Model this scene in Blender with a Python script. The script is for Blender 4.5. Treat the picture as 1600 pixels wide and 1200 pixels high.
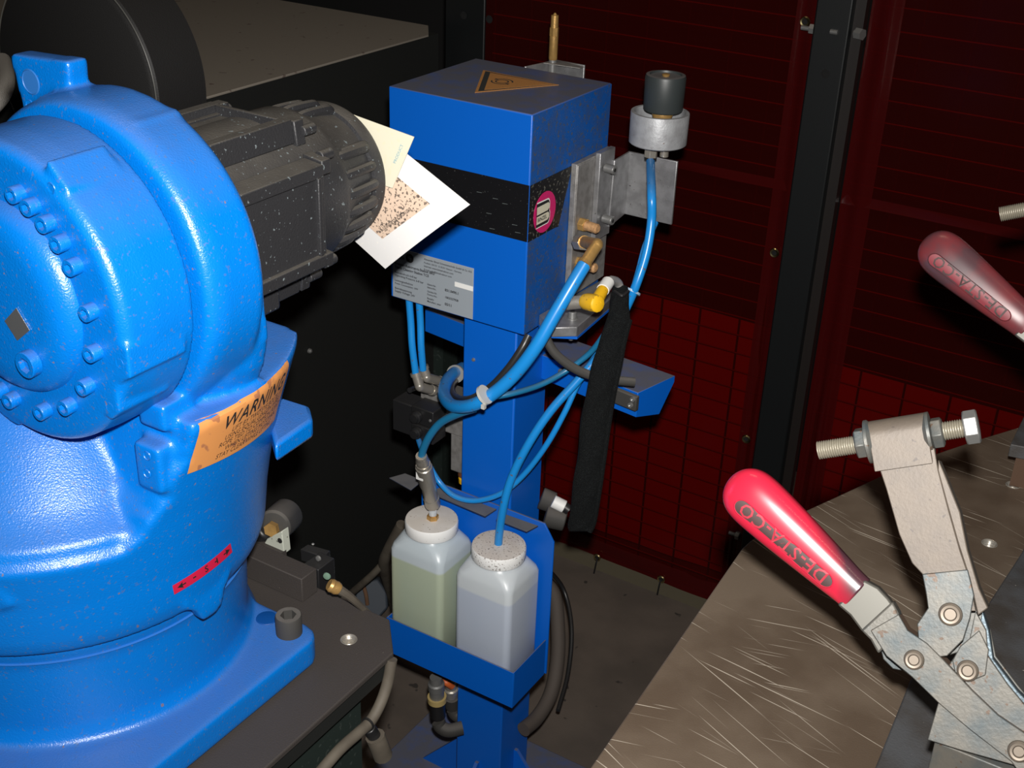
import bpy, math, random
from mathutils import Vector, Matrix
from mathutils.bvhtree import BVHTree
for o in list(bpy.data.objects): bpy.data.objects.remove(o)
V=Vector; PI=math.pi; random.seed(4)
SC=bpy.context.scene; COL=SC.collection
# ------------------------------------------------------------------ camera, world, flash, exposure
# room axes: X along the curtain wall (to the right), Y towards the curtain wall, Z up, floor z=0. metres.
FPX,PITCH,ROLL,YAW=1981.3,0.47633,0.037794,0.544673
EYE=V((0,0,1.65))
def _axes():
    fw=V((0,math.cos(PITCH),-math.sin(PITCH))); u=V((0,math.sin(PITCH),math.cos(PITCH))); x=V((1,0,0))
    c,s=math.cos(ROLL),math.sin(ROLL); a=x*c+u*s; b=u*c-x*s
    M=Matrix(((math.cos(YAW),-math.sin(YAW),0),(math.sin(YAW),math.cos(YAW),0),(0,0,1)))
    return M@a,M@b,M@fw
XA,UA,FA=_axes()
cam=bpy.data.cameras.new('camera'); camo=bpy.data.objects.new('camera',cam); COL.objects.link(camo)
cam.sensor_width=36; cam.lens=FPX/1600*36; cam.clip_start=.02
R3=Matrix((XA,UA,-FA)).transposed(); camo.matrix_world=Matrix.Translation(EYE)@R3.to_4x4()
SC.camera=camo
wd=bpy.data.worlds.new('world'); SC.world=wd; wd.use_nodes=True
wd.node_tree.nodes['Background'].inputs[0].default_value=(.9,.95,1,1); wd.node_tree.nodes['Background'].inputs[1].default_value=.012
fl=bpy.data.lights.new('camera_flash','AREA'); fl.shape='DISK'; fl.size=.03; fl.energy=12.8; fl.spread=math.radians(110); fl.color=(1,.97,.93)
flo=bpy.data.objects.new('camera_flash',fl); COL.objects.link(flo)
flo.matrix_world=Matrix.Translation(EYE+UA*.062+XA*.012+FA*.01)@R3.to_4x4()
for i,(px,py) in enumerate([(-1.2,1.2),(1.5,.2)]):                    # two weak hall lamps high above the cell
    l=bpy.data.lights.new('hall_lamp','AREA'); l.shape='RECTANGLE'; l.size=1.2; l.size_y=.15; l.energy=5; l.color=(1,.78,.55)
    o=bpy.data.objects.new('hall_lamp',l); COL.objects.link(o); o.location=(px,py,4.2)
SC.view_settings.view_transform='Standard'; SC.view_settings.look='None'; SC.view_settings.gamma=1
SC.view_settings.exposure=0; SC.view_settings.use_curve_mapping=False
# ------------------------------------------------------------------ helpers
def ray(px,py): return FA+XA*((px-800)/FPX)-UA*((py-600)/FPX)
def at(px,py,x=None,y=None,z=None,d=None):
    """a measured point of the photograph put on a plane of the room (or at a distance)"""
    r=ray(px,py)
    t=d if d is not None else ((x-EYE.x)/r.x if x is not None else ((y-EYE.y)/r.y if y is not None else (z-EYE.z)/r.z))
    return EYE+r*t
def srgb(c):
    return tuple((v/255/12.92 if v/255<=.04045 else ((v/255+.055)/1.055)**2.4) for v in c)
MATS={}
def mat(name,col,rough=.5,metal=0,bump=0,bscale=200,bdist=.001,specks=None,dust=None,blot=None,spec=.5,trans=0,coat=0,stretch=None):
    """specks: [(colour,scale,threshold,seed)], dust: (colour,amount) settled on faces that look up, blot: (colour,scale,amount)"""
    if name in MATS: return MATS[name]
    m=bpy.data.materials.new(name); m.use_nodes=True; nt=m.node_tree; N=nt.nodes; L=nt.links; b=N['Principled BSDF']
    b.inputs['Roughness'].default_value=rough; b.inputs['Metallic'].default_value=metal
    b.inputs['Specular IOR Level'].default_value=spec; b.inputs['Transmission Weight'].default_value=trans
    b.inputs['Coat Weight'].default_value=coat; b.inputs['Coat Roughness'].default_value=.15
    tc=N.new('ShaderNodeNewGeometry'); pos=tc.outputs['Position']
    if stretch:
        mp=N.new('ShaderNodeMapping'); mp.inputs['Scale'].default_value=stretch; L.new(pos,mp.inputs[0]); pos=mp.outputs[0]
    c=N.new('ShaderNodeRGB'); c.outputs[0].default_value=(*col,1); cur=c.outputs[0]
    def mix(fac,colr,amt=1):
        nonlocal cur
        x=N.new('ShaderNodeMix'); x.data_type='RGBA'
        mm=N.new('ShaderNodeMath'); mm.operation='MULTIPLY'; mm.inputs[1].default_value=amt; L.new(fac,mm.inputs[0])
        L.new(mm.outputs[0],x.inputs[0]); L.new(cur,x.inputs[6]); x.inputs[7].default_value=(*colr,1); cur=x.outputs[2]
    if blot:
        n=N.new('ShaderNodeTexNoise'); n.inputs['Scale'].default_value=blot[1]; n.inputs['Detail'].default_value=5; L.new(pos,n.inputs['Vector'])
        r=N.new('ShaderNodeValToRGB'); r.color_ramp.elements[0].position=.4; r.color_ramp.elements[1].position=.65; L.new(n.outputs[0],r.inputs[0]); mix(r.outputs[0],blot[0],blot[2])
    if dust:
        s=N.new('ShaderNodeSeparateXYZ'); L.new(tc.outputs['Normal'],s.inputs[0])
        r=N.new('ShaderNodeValToRGB'); r.color_ramp.elements[0].position=.45; r.color_ramp.elements[1].position=.95; L.new(s.outputs[2],r.inputs[0])
        n=N.new('ShaderNodeTexNoise'); n.inputs['Scale'].default_value=45; n.inputs['Detail'].default_value=6; L.new(pos,n.inputs['Vector'])
        q=N.new('ShaderNodeMath'); q.operation='MULTIPLY_ADD'; L.new(n.outputs[0],q.inputs[0]); q.inputs[1].default_value=.9; q.inputs[2].default_value=.5
        w=N.new('ShaderNodeMath'); w.operation='MULTIPLY'; w.use_clamp=True; L.new(r.outputs[0],w.inputs[0]); L.new(q.outputs[0],w.inputs[1]); mix(w.outputs[0],dust[0],dust[1])
    for sp in (specks or []):
        n=N.new('ShaderNodeTexNoise'); n.inputs['Scale'].default_value=sp[1]; n.inputs['Detail'].default_value=2
        ad=N.new('ShaderNodeVectorMath'); ad.inputs[1].default_value=(sp[3]*7.3,sp[3]*3.1,sp[3]); L.new(pos,ad.inputs[0]); L.new(ad.outputs[0],n.inputs['Vector'])
        r=N.new('ShaderNodeValToRGB'); r.color_ramp.elements[0].position=sp[2]; r.color_ramp.elements[1].position=sp[2]+.035; L.new(n.outputs[0],r.inputs[0]); mix(r.outputs[0],sp[0],.85)
    L.new(cur,b.inputs['Base Color'])
    if bump:
        n=N.new('ShaderNodeTexNoise'); n.inputs['Scale'].default_value=bscale; n.inputs['Detail'].default_value=2; L.new(pos,n.inputs['Vector'])
        bp=N.new('ShaderNodeBump'); bp.inputs['Strength'].default_value=bump; bp.inputs['Distance'].default_value=bdist; L.new(n.outputs[0],bp.inputs['Height']); L.new(bp.outputs[0],b.inputs['Normal'])
    MATS[name]=m; return m
RUST=(.14,.09,.07); GREY=(.2,.18,.16)
ROBOT=mat('robot_blue_paint',(.0,.135,.50),.32,bump=.4,bscale=650,bdist=.0009,specks=[((.035,.12,.36),190,.66,1),((.16,.12,.13),150,.735,2),((.05,.12,.3),330,.66,4)],dust=((.07,.12,.3),.5),spec=.5)
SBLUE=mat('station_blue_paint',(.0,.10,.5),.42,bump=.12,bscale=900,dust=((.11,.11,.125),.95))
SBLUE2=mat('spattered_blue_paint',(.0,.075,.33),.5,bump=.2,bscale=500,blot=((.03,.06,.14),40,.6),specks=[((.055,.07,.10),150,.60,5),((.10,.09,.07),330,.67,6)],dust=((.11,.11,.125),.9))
BAND=mat('black_foil',(.006,.006,.007),.35,specks=[((.06,.06,.06),420,.7,3)])
BANDS=mat('spattered_black_foil',(.008,.008,.009),.4,specks=[((.12,.12,.1),210,.6,3)])
MOTOR=mat('motor_black_paint',(.018,.018,.020),.5,bump=.4,bscale=500,specks=[((.16,.19,.2),260,.68,8)],dust=((.11,.1,.085),.6))
BLK=mat('black_plastic',(.012,.012,.013),.4,dust=((.03,.029,.028),.6))
RUBBER=mat('dusty_rubber',(.035,.033,.03),.75,dust=((.11,.1,.09),.8))
ALU=mat('aluminium',(.42,.42,.43),.42,.75,bump=.15,bscale=700,blot=((.2,.2,.2),60,.5),specks=[((.05,.045,.04),300,.72,2)])
ALUD=mat('dusty_aluminium',(.3,.29,.28),.5,.5,bump=.2,bscale=700,blot=((.16,.15,.14),90,.6))
STEEL=mat('bright_steel',(.25,.25,.245),.45,.6,bump=.1,bscale=600)
NICKEL=mat('nickel',(.42,.39,.34),.3,.65,bump=.1,bscale=500)
ZINC=mat('worn_zinc',(.10,.095,.083),.5,.35,bump=.15,bscale=380,blot=((.04,.058,.068),45,.75),specks=[((.075,.045,.028),150,.66,3)])
ZINCD=mat('dull_zinc',(.098,.079,.062),.55,.2,bump=.12,bscale=450,blot=((.08,.066,.055),70,.6),specks=[((.055,.045,.04),260,.68,7)])
BRASS=mat('brass',(.6,.36,.12),.38,.6,bump=.2,bscale=500,blot=((.3,.18,.07),80,.5))
HOSE=mat('blue_hose',(.01,.22,.6),.3,specks=[((.1,.09,.08),160,.68,4)],dust=((.1,.14,.2),.4))
HOSED=mat('dark_teal_hose',(.01,.13,.27),.35,dust=((.08,.1,.12),.4))
CAPW=mat('white_cap',(.85,.85,.84),.5,specks=[((.2,.12,.08),260,.70,1)],dust=((.55,.5,.44),.8))
CAPW2=mat('dirty_white_cap',(.85,.85,.84),.5,specks=[((.1,.07,.05),330,.62,4)],dust=((.5,.43,.36),.8))
YEL=mat('yellow_plastic',(.75,.42,.01),.45,specks=[((.2,.1,.02),220,.66,2)])
WHITE=mat('white_label',(.75,.75,.73),.5)
INK=mat('black_ink',(.015,.014,.015),.5)
REDH=mat('red_vinyl',(.48,.018,.045),.24,coat=.3)
REDW=mat('worn_red_vinyl',(.06,.028,.033),.3,coat=.3,blot=((.2,.012,.014),26,.6))
REDL=mat('faded_red_relief',(.3,.02,.035),.45)
REDD=mat('grimy_red_recess',(.04,.02,.019),.6)
PLATE=mat('dark_base_plate',(.036,.030,.027),.7,bump=.3,bscale=600,specks=[((.3,.26,.22),420,.76,3)],blot=((.04,.033,.03),9,.6))
PEDM=mat('dark_green_pedestal',(.012,.02,.017),.6,specks=[((.035,.045,.04),130,.64,3)])
FLOORM=mat('dusty_floor',(.115,.092,.075),.8,bump=.2,bscale=300,specks=[((.02,.018,.016),28,.68,3),((.4,.35,.28),260,.78,5)],blot=((.07,.057,.047),7,.7))
CABT=mat('dusty_cabinet_top',(.22,.195,.162),.75,bump=.2,bscale=400,specks=[((.1,.07,.06),45,.7,3)])
CABF=mat('black_cabinet_side',(.006,.007,.0062),.7,bump=.2,bscale=600)
POSTM=mat('black_post',(.0045,.0055,.006),.45,bump=.1,bscale=600)
DRUMM=mat('black_drum',(.016,.0155,.0155),.6,bump=.3,bscale=500)
DARK=mat('dark_void',(.003,.003,.003),.9)
CABLE=mat('grey_cable',(.1,.085,.065),.7,blot=((.05,.04,.03),30,.6))
ORANGE=mat('orange_sticker',(.55,.23,.07),.5,specks=[((.3,.12,.06),60,.62,3)])
AMBER=mat('amber_sign',(.42,.19,.055),.6,specks=[((.15,.1,.06),300,.66,3)])
AMBK=mat('sign_black',(.03,.032,.03),.6)
REDST=mat('red_sticker',(.5,.012,.05),.4)
PINK=mat('pink_foil',(.55,.015,.13),.4)
SILVER=mat('silver_label',(.34,.38,.42),.4,.2)
PAPER=mat('white_card',(.62,.61,.60),.6,specks=[((.7,.67,.62),220,.66,2)])
PAPERY=mat('cream_card',(.58,.55,.43),.6,specks=[((.6,.55,.4),150,.6,2)])
TAN=mat('speckled_print',(.56,.42,.32),.6,specks=[((.05,.04,.035),330,.57,2),((.04,.03,.03),170,.64,6)])
BLUEINK=mat('faded_blue_ink',(.14,.33,.4),.6)
BLUEROD=mat('blue_print',(.012,.05,.4),.4)
# ------------------------------------------------------------------ mesh builder
def spline(pts,n=6):
    pts=[V(p) for p in pts]
    if len(pts)<3: return pts
    P=[pts[0]*2-pts[1]]+pts+[pts[-1]*2-pts[-2]]; out=[]
    for i in range(1,len(P)-2):
        for k in range(n):
            t=k/n; a,b,c,d=P[i-1],P[i],P[i+1],P[i+2]
            out.append(.5*((2*b)+(c-a)*t+(2*a-5*b+4*c-d)*t*t+(3*b-a-3*c+d)*t**3))
    out.append(pts[-1]); return out
class MB:
    def __init__(s): s.v=[]; s.f=[]
    def add(s,v,f): n=len(s.v); s.v+=[V(p) for p in v]; s.f+=[[i+n for i in q] for q in f]; return s
    def box(s,a,b):
        x0,y0,z0=a; x1,y1,z1=b
        return s.add([(x0,y0,z0),(x1,y0,z0),(x1,y1,z0),(x0,y1,z0),(x0,y0,z1),(x1,y0,z1),(x1,y1,z1),(x0,y1,z1)],[(0,3,2,1),(4,5,6,7),(0,1,5,4),(1,2,6,5),(2,3,7,6),(3,0,4,7)])
    def prism(s,poly,vec):
        n=len(poly); vec=V(vec); poly=[V(p) for p in poly]
        return s.add(poly+[p+vec for p in poly],[list(range(n))[::-1],list(range(n,2*n))]+[[i,(i+1)%n,n+(i+1)%n,n+i] for i in range(n)])
    def rings(s,rings,close=True,cap=True):
        n=len(rings[0]); v=[p for r in rings for p in r]; f=[]
        for i in range(len(rings)-1):
            for j in range(n if close else n-1):
                f.append([i*n+j,i*n+(j+1)%n,(i+1)*n+(j+1)%n,(i+1)*n+j])
        if cap: f.append(list(range(n))[::-1]); f.append([(len(rings)-1)*n+j for j in range(n)])
        return s.add(v,f)
    def lathe(s,o,axis,prof,seg=32,a0=0,cap=True):
        axis=V(axis).normalized(); o=V(o); u=axis.orthogonal().normalized(); w=axis.cross(u)
        return s.rings([[o+axis*h+(u*math.cos(a0+2*PI*j/seg)+w*math.sin(a0+2*PI*j/seg))*max(r,1e-5) for j in range(seg)] for h,r in prof],cap=cap)
    def cyl(s,a,b,r,r2=None,seg=24): a=V(a); b=V(b); return s.lathe(a,b-a,[(0,r),((b-a).length,r if r2 is None else r2)],seg)
    def hexa(s,a,b,r): return s.cyl(a,b,r,seg=6)
    def tube(s,pts,r,seg=12,n=6):
        P=spline(pts,n); m=len(P); up=None; rr=[]
        for i,p in enumerate(P):
            t=(P[min(i+1,m-1)]-P[max(i-1,0)]).normalized()
            if up is None: up=t.orthogonal().normalized()
            up=(up-t*up.dot(t)).normalized(); w=t.cross(up)
            q=r if not isinstance(r,(list,tuple)) else r[0]+(r[1]-r[0])*i/(m-1)
            rr.append([p+(up*math.cos(2*PI*j/seg)+w*math.sin(2*PI*j/seg))*q for j in range(seg)])
        return s.rings(rr)
    def thread(s,a,b,r,pitch=.0018):
        a=V(a); b=V(b); L=(b-a).length; k=max(2,int(L/pitch)); pr=[(0,r*.8)]
        for i in range(k): h=L*i/k; pr+=[(h+L/k*.25,r),(h+L/k*.5,r),(h+L/k*.85,r*.86)]
        return s.lathe(a,b-a,pr+[(L,r*.8)],16)
    def build(s,name,m,parent=None,bevel=0,smooth=True,angle=35,**kw):
        me=bpy.data.meshes.new(name)
        base=V((sum(p.x for p in s.v),sum(p.y for p in s.v),0))/len(s.v); base.z=min(p.z for p in s.v)
        me.from_pydata([p-base for p in s.v],[],s.f); me.update()
        me.materials.append(m)
        o=bpy.data.objects.new(name,me); COL.objects.link(o)
        if parent:
            o.parent=parent; W=parent.get('_w'); o.location=base-V(W)
        else: o.location=base
        o['_w']=tuple(base)
        if bevel:
            b=o.modifiers.new('bevel','BEVEL'); b.width=bevel; b.segments=2; b.limit_method='ANGLE'; b.angle_limit=math.radians(40)
        if smooth: me.shade_smooth(); e=me; me.set_sharp_from_angle(angle=math.radians(angle))
        for k,v in kw.items(): o[k]=v
        return o
def thing(name,label,cat,loc,group=None):
    o=bpy.data.objects.new(name,None); COL.objects.link(o); o.location=loc; o['_w']=tuple(loc); o['label']=label; o['category']=cat; o.empty_display_size=.05
    if group: o['group']=group
    return o
def solo(mb,name,m,label,cat,group=None,**k):
    o=mb.build(name,m,**k); o['label']=label; o['category']=cat
    if group: o['group']=group
    return o
_tc={}
def text2d(t,size=1,align='LEFT',bold=0,shear=0,spacing=1):
    k=(t,align,bold,shear,spacing)
    if k not in _tc:
        c=bpy.data.curves.new('t','FONT'); c.body=t; c.align_x=align; c.resolution_u=2; c.offset=bold; c.shear=shear; c.space_character=spacing
        o=bpy.data.objects.new('t',c); COL.objects.link(o); dg=bpy.context.evaluated_depsgraph_get(); dg.update()
        me=bpy.data.meshes.new_from_object(o.evaluated_get(dg))
        _tc[k]=([(v.co.x,v.co.y) for v in me.vertices],[list(p.vertices) for p in me.polygons])
        bpy.data.objects.remove(o); bpy.data.curves.remove(c); bpy.data.meshes.remove(me)
    vv,ff=_tc[k]; return [(x*size,y*size) for x,y in vv],ff
def put_text(mb,t,size,fn,x=0,y=0,**k):
    v,f=text2d(t,size,**k); mb.add([fn(a+x,b+y) for a,b in v],f); return mb
def ring2d(r0,r1,a0,a1,fn,mb,n=28,cx=0,cy=0):
    A=[a0+(a1-a0)*i/n for i in range(n+1)]
    v=[fn(cx+r0*math.cos(a),cy+r0*math.sin(a)) for a in A]+[fn(cx+r1*math.cos(a),cy+r1*math.sin(a)) for a in A]
    mb.add(v,[[i,i+1,n+2+i,n+1+i] for i in range(n)])
def cut(o,holes):
    dg=bpy.context.evaluated_depsgraph_get(); tmp=[]
    for c,r,d in holes:
        k=MB().cyl((c.x,c.y,c.z+.002),(c.x,c.y,c.z-d),r,seg=24).build('cutter',DARK); tmp.append(k); m=o.modifiers.new('cut','BOOLEAN'); m.object=k; m.solver='EXACT'
    bv_=[m for m in o.modifiers if m.type=='BEVEL']
    dg.update(); me=bpy.data.meshes.new_from_object(o.evaluated_get(bpy.context.evaluated_depsgraph_get()))
    o.modifiers.clear(); o.data=me; me.shade_flat()
    for k in tmp: bpy.data.objects.remove(k)
# ------------------------------------------------------------------ the setting
MB().box((-4,-1,-.05),(4,4,0)).build('floor',FLOORM,smooth=False,kind='structure')
MB().box((-4,2.75,0),(4,2.8,3.2)).build('wall_back',DARK,smooth=False,kind='structure')
MB().box((-3.0,-1,0),(-2.95,2.75,3.2)).build('wall_left',DARK,smooth=False,kind='structure')
# cabinet with a dusty top along the left side
cab=thing('machine_cabinet','long black machine cabinet with dusty grey-brown top behind the robot','cabinet',(-1.8,1.2,0))
MB().box((-2.4,1.36,0),(-1.425,2.03,1.1255)).build('side_panel',CABF,cab,smooth=False)
MB().prism([(-1.42,1.36,1.126),(-1.42,1.99,1.126),(-1.47,2.06,1.126),(-2.4,2.06,1.126),(-2.4,1.36,1.126)],(0,0,.004)).build('top_panel',CABT,cab,bevel=.001)
MB().box((-1.428,2.02,0),(-1.40,2.075,.98)).build('corner_panel',PEDM,cab,smooth=False)
p=at(483,548,x=-1.424); MB().lathe(p,(1,0,0),[(0,.005),(.004,.0045),(.006,.002)],12).build('screw',STEEL,cab)
# posts of the cell frame
def post(x0,x1,y0,y1,label,holes,left=False):
    t=thing('frame_post',label,'post',((x0+x1)/2,(y0+y1)/2,0))
    MB().box((x0,y0,0),(x1,y1,2.4)).build('post_tube',POSTM,t,bevel=.003)
    for (px,py) in holes:
        c=at(px,py,y=y0-.0005); MB().lathe(c,(0,1,0),[(0,.0065),(-.0012,.0075),(-.0012,.0055),(.0004,.0053),(.0004,0)],20).build('bolt_hole',DARK,t)
    return t
pf=post(-.689,-.629,2.035,2.075,'black square frame post between the two red welding curtains',[(1290,115)])
MB().box((-.629,2.05,0),(-.612,2.068,2.4)).build('edge_strip',mat('brown_strip',(.009,.006,.005),.5),pf)
pl=post(-1.445,-1.352,2.08,2.14,'black frame post at the corner behind the cabinet and station',[(725,24),(765,30)])
# bolts through the middle post
for (px,py,tag) in [(1258,43,'upper'),(1145,832,'lower')]:
    t=thing('curtain_bolt','zinc bolt at the %s left side of the middle frame post'%tag,'bolt',at(px,py,y=2.06))
    a=at(px-6,py,y=2.055); MB().thread(a,a+V((.024,0,0)),.004).build('threaded_rod',STEEL,t); b=a+V((.015,0,0)); MB().hexa(b,b+V((.008,0,0)),.0085).build('nut',STEEL,t)
t=thing('hex_bolt','zinc hex bolt at the upper right side of the middle frame post','bolt',at(1343,54,y=2.05))
a=at(1338,52,y=2.045); MB().hexa(a,a+V((.012,-.004,0)),.0095).build('hex_head',STEEL,t); MB().cyl(a-V((.004,0,0)),a,.005).build('shank',STEEL,t)
a=at(1303,50,y=2.033); solo(MB().thread(a-V((.006,0,0)),a+V((.006,0,0)),.0042),'threaded_pin',STEEL,'small threaded pin in the face of the middle frame post','pin')
# red welding curtains
def curtain_mat(name,alpha,col):
    m=bpy.data.materials.new(name); m.use_nodes=True; N=m.node_tree.nodes; L=m.node_tree.links; b=N['Principled BSDF']
    b.inputs['Base Color'].default_value=(*col,1); b.inputs['Roughness'].default_value=.16; b.inputs['Specular IOR Level'].default_value=.3
    n=N.new('ShaderNodeTexNoise'); n.inputs['Scale'].default_value=3.2; n.inputs['Detail'].default_value=3; bp=N.new('ShaderNodeBump'); bp.inputs['Strength'].default_value=.25; bp.inputs['Distance'].default_value=.02
    g=N.new('ShaderNodeNewGeometry'); L.new(g.outputs['Position'],n.inputs['Vector']); L.new(n.outputs[0],bp.inputs['Height']); L.new(bp.outputs[0],b.inputs['Normal'])
    tr=N.new('ShaderNodeBsdfTransparent'); tr.inputs[0].default_value=(.75,.05,.04,1); mx=N.new('ShaderNodeMixShader'); mx.inputs[0].default_value=alpha
    L.new(tr.outputs[0],mx.inputs[1]); L.new(b.outputs[0],mx.inputs[2]); L.new(mx.outputs[0],N['Material Output'].inputs[0]); return m
CURT=curtain_mat('red_curtain_vinyl',.4,(.05,.004,.003)); HEM=curtain_mat('red_curtain_hem',.6,(.065,.004,.004)); BACKR=mat('red_backing_vinyl',(.33,.008,.007),.5)
EYE_M=mat('brass_eyelet',(.6,.5,.25),.25,1)
def sheet(x0,x1,z0,z1,y,amp,ph,nx=60,nz=60,thick=.001):
    mb=MB(); fn=lambda u,w:(x0+(x1-x0)*u, y+amp*math.sin(u*7+ph+w*2)+(.35*amp*math.sin(u*23+ph) if w<.25 else 0), z0+(z1-z0)*w)
    f=[]; v=[fn(i/nx,j/nz) for j in range(nz+1) for i in range(nx+1)]
    for j in range(nz):
        for i in range(nx): a=j*(nx+1)+i; f.append([a,a+1,a+nx+2,a+nx+1])
    return mb.add(v,f)
def curtain(x0,x1,label,eyes,seam_x,backz):
    t=thing('welding_curtain',label,'curtain',((x0+x1)/2,2.085,0))
    sheet(x0,x1,.045,2.35,2.082,.003,x0).build('vinyl_sheet',CURT,t)
    for a,b,c,d in [(x0,x1,.04,.085),seam_x]:
        sheet(a,b,c,d,2.078,.003,x0,40,20).build('hem',HEM,t)
    sheet(x0,x1,.945,.962,2.0785,.003,x0,40,2).build('hem',HEM,t)
    sheet(x0+.01,x1-.01,.06,backz,2.15,.004,1,30,20).build('lower_backing_sheet',BACKR,t)
    for px,py in eyes:
        c=at(px,py,y=2.0725); MB().lathe(c,(0,-1,0),[(-.002,.0085),(.001,.009),(.0028,.0075),(.0022,.005),(.0004,.0045)],20).build('eyelet',EYE_M,t)
        MB().lathe(c,(0,-1,0),[(.0,.0048),(.0012,.0046)],16).build('eyelet_hole',DARK,t)
    return t
curtain(-1.35,-.69,'dark red translucent welding curtain left of the middle post',[(1258,34),(1210,395),(1166,686),(933,871),(1033,905)],(-.735,-.69,.085,2.35),.648)
curtain(-.612,1.6,'dark red translucent welding curtain right of the middle post',[],(-.612,-.56,.085,2.35),.61)
# tie straps of the curtain
for i,(px,py) in enumerate([(931,882),(1030,915)]):
    solo(MB().tube([at(px+2,py-8,y=2.068),at(px,py,y=2.062),at(px-3,py+14,y=2.07)],.002,6),'cable_tie',BLK,('left','right')[i]+' black tie hanging from an eyelet in the curtain hem','tie')
# welded mesh behind the curtains
def mesh_panel(x0,x1,label):
    t=thing('mesh_panel',label,'mesh',((x0+x1)/2,2.11,0))
    WH=mat('mesh_wire_grey',(.2,.15,.13),.6); WV=mat('mesh_wire_dark',(.004,.004,.004),.7)
    me=None; n=int((x1-x0)/.0815)
    for i in range(n+1):
        x=x0+(-.941-x0)%.0815+i*.0815
        if x>x1: break
        if me is None: w=MB().cyl((x,2.112,.03),(x,2.112,2.35),.0023,seg=6).build('wire',WV,t); me=w
        else: w=me.copy(); COL.objects.link(w); w.location.x=me.location.x+(x-me['_w'][0])
    me=None
    for k in range(62):
        z=.036+k*.0375
        if me is None: w=MB().cyl((x0,2.108,z),(x1,2.108,z),.0012,seg=6).build('wire',WH,t); me=w
        else: w=me.copy(); COL.objects.link(w); w.location.z=me.location.z+(z-.036)
mesh_panel(-1.35,-.69,'fine wire mesh panel behind the left red curtain'); mesh_panel(-.61,1.6,'fine wire mesh panel behind the right red curtain')
MB().box((-1.42,2.085,0),(1.6,2.11,.035)).build('baseboard_back',mat('olive_sill',(.1,.085,.055),.6),kind='structure')
# ------------------------------------------------------------------ drum behind the robot
dr=thing('wire_drum','large matt black drum behind the robot at the upper left','drum',(-1.62,1.3,1.13))
DC=V((-1.53,1.25,1.165)); Rd=.167
MB().lathe(DC,(0,1,0),[(0,Rd-.004),(.004,Rd),(.09,Rd+.006),(.094,Rd)],96).build('drum_shell',DRUMM,dr)
MB().lathe(DC,(0,-1,0),[(0,Rd-.002),(.003,Rd-.003),(.006,Rd-.008),(.006,.0)],96).build('drum_lid',DRUMM,dr)
MB().tube([DC+V((Rd*math.cos(a),-.002,Rd*math.sin(a))) for a in [i*2*PI/48 for i in range(49)]],.0009,6,2).build('lid_seam',mat('worn_edge',(.12,.12,.11),.4),dr)
MB().box((-1.62,1.27,0),(-1.44,1.33,1.03)).build('stand',DRUMM,dr,bevel=.004)
mbr=MB().tube([at(-20,175,y=1.1),at(2,150,y=1.12),at(10,125,y=1.15),at(4,95,y=1.2)],.012,14)
solo(mbr,'reflection_tube',mat('grey_reflection',(.35,.33,.3),.5,.3,bump=1,bscale=900,bdist=.002),'grey speckled tube standing in for a reflection at the far left edge beside the drum','hose')  # pale tube added in place of a metallic highlight, its glint put into the colour
# ------------------------------------------------------------------ robot pedestal
ZP=.80
pd=thing('robot_pedestal','dark steel base plate on a green pedestal under the blue robot','pedestal',(-.9,.6,0))
pl_=[(-1.5,.868),(-.668,.868),(-.631,.826),(-.625,.2),(-1.5,.2)]
MB().prism([(x,y,ZP-.007) for x,y in pl_],(0,0,.007)).build('top_plate',PLATE,pd,bevel=.0015); cut(bpy.data.objects['top_plate'],[(at(545,999,z=ZP),.0078,.02)])
MB().prism([(-1.49,.858,ZP-.030),(-.672,.858,ZP-.030),(-.636,.82,ZP-.030),(-.63,.2,ZP-.030),(-1.49,.2,ZP-.030)],(0,0,.023)).build('shadow_gap_slab',CABF,pd,smooth=False)  # black slab put in for the shadow gap below the plate
MB().prism([(-1.45,.80,0),(-.655,.80,0),(-.645,.25,0),(-1.45,.25,0)],(0,0,ZP-.0305)).build('pedestal_column',PEDM,pd,smooth=False)
c=at(545,999,z=ZP+.0003); MB().lathe(c,(0,0,1),[(-.0068,0),(-.0068,.0055),(-.0055,.0075),(-.0045,.006),(-.003,.0075),(-.002,.006),(.0001,.0078),(.0004,.0086),(0,.009)],24,cap=False).build('threaded_hole',NICKEL,pd)
# ------------------------------------------------------------------ robot
BC=V((-.893,.648)); LC=V((-.777,0,1.258))
rb=thing('industrial_robot','large bright blue industrial robot standing on the dark base plate','robot',(BC.x,BC.y,ZP))
def voxel(o,size,it=6,fac=.5):
    r=o.modifiers.new('r','REMESH'); r.mode='VOXEL'; r.voxel_size=size; r.use_smooth_shade=True
    s=o.modifiers.new('s','SMOOTH'); s.factor=fac; s.iterations=it
    return o
# base: flange, cylinder, upper ring
mb=MB()
fx0,fx1,fy0,fy1=-1.102,-.684,.455,.780
cor=[]
for cx,cy,a in [(fx1-.022,fy1-.022,0),(fx0+.022,fy1-.022,90),(fx0+.022,fy0+.022,180),(fx1-.022,fy0+.022,270)]:
    for k in range(7): t=math.radians(a+k*15); cor.append((cx+.022*math.cos(t),cy+.022*math.sin(t),ZP+.0025))
mb.prism(cor,(0,0,.0315))
mb.lathe((BC.x,BC.y,ZP),(0,0,1),[(.01,.182),(.034,.174),(.05,.169),(.12,.172),(.1375,.1775),(.150,.1785)],96)
base=voxel(mb.build('robot_base',ROBOT,rb),.0032,7)
c=at(417,966,z=ZP+.0345); MB().lathe(c,(0,0,1),[(0,.0112),(.0008,.0108),(.001,.0100),(.001,0)],24).build('dowel_hole',mat('shaded_blue_hole',(0,.05,.22),.5),rb)
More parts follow.
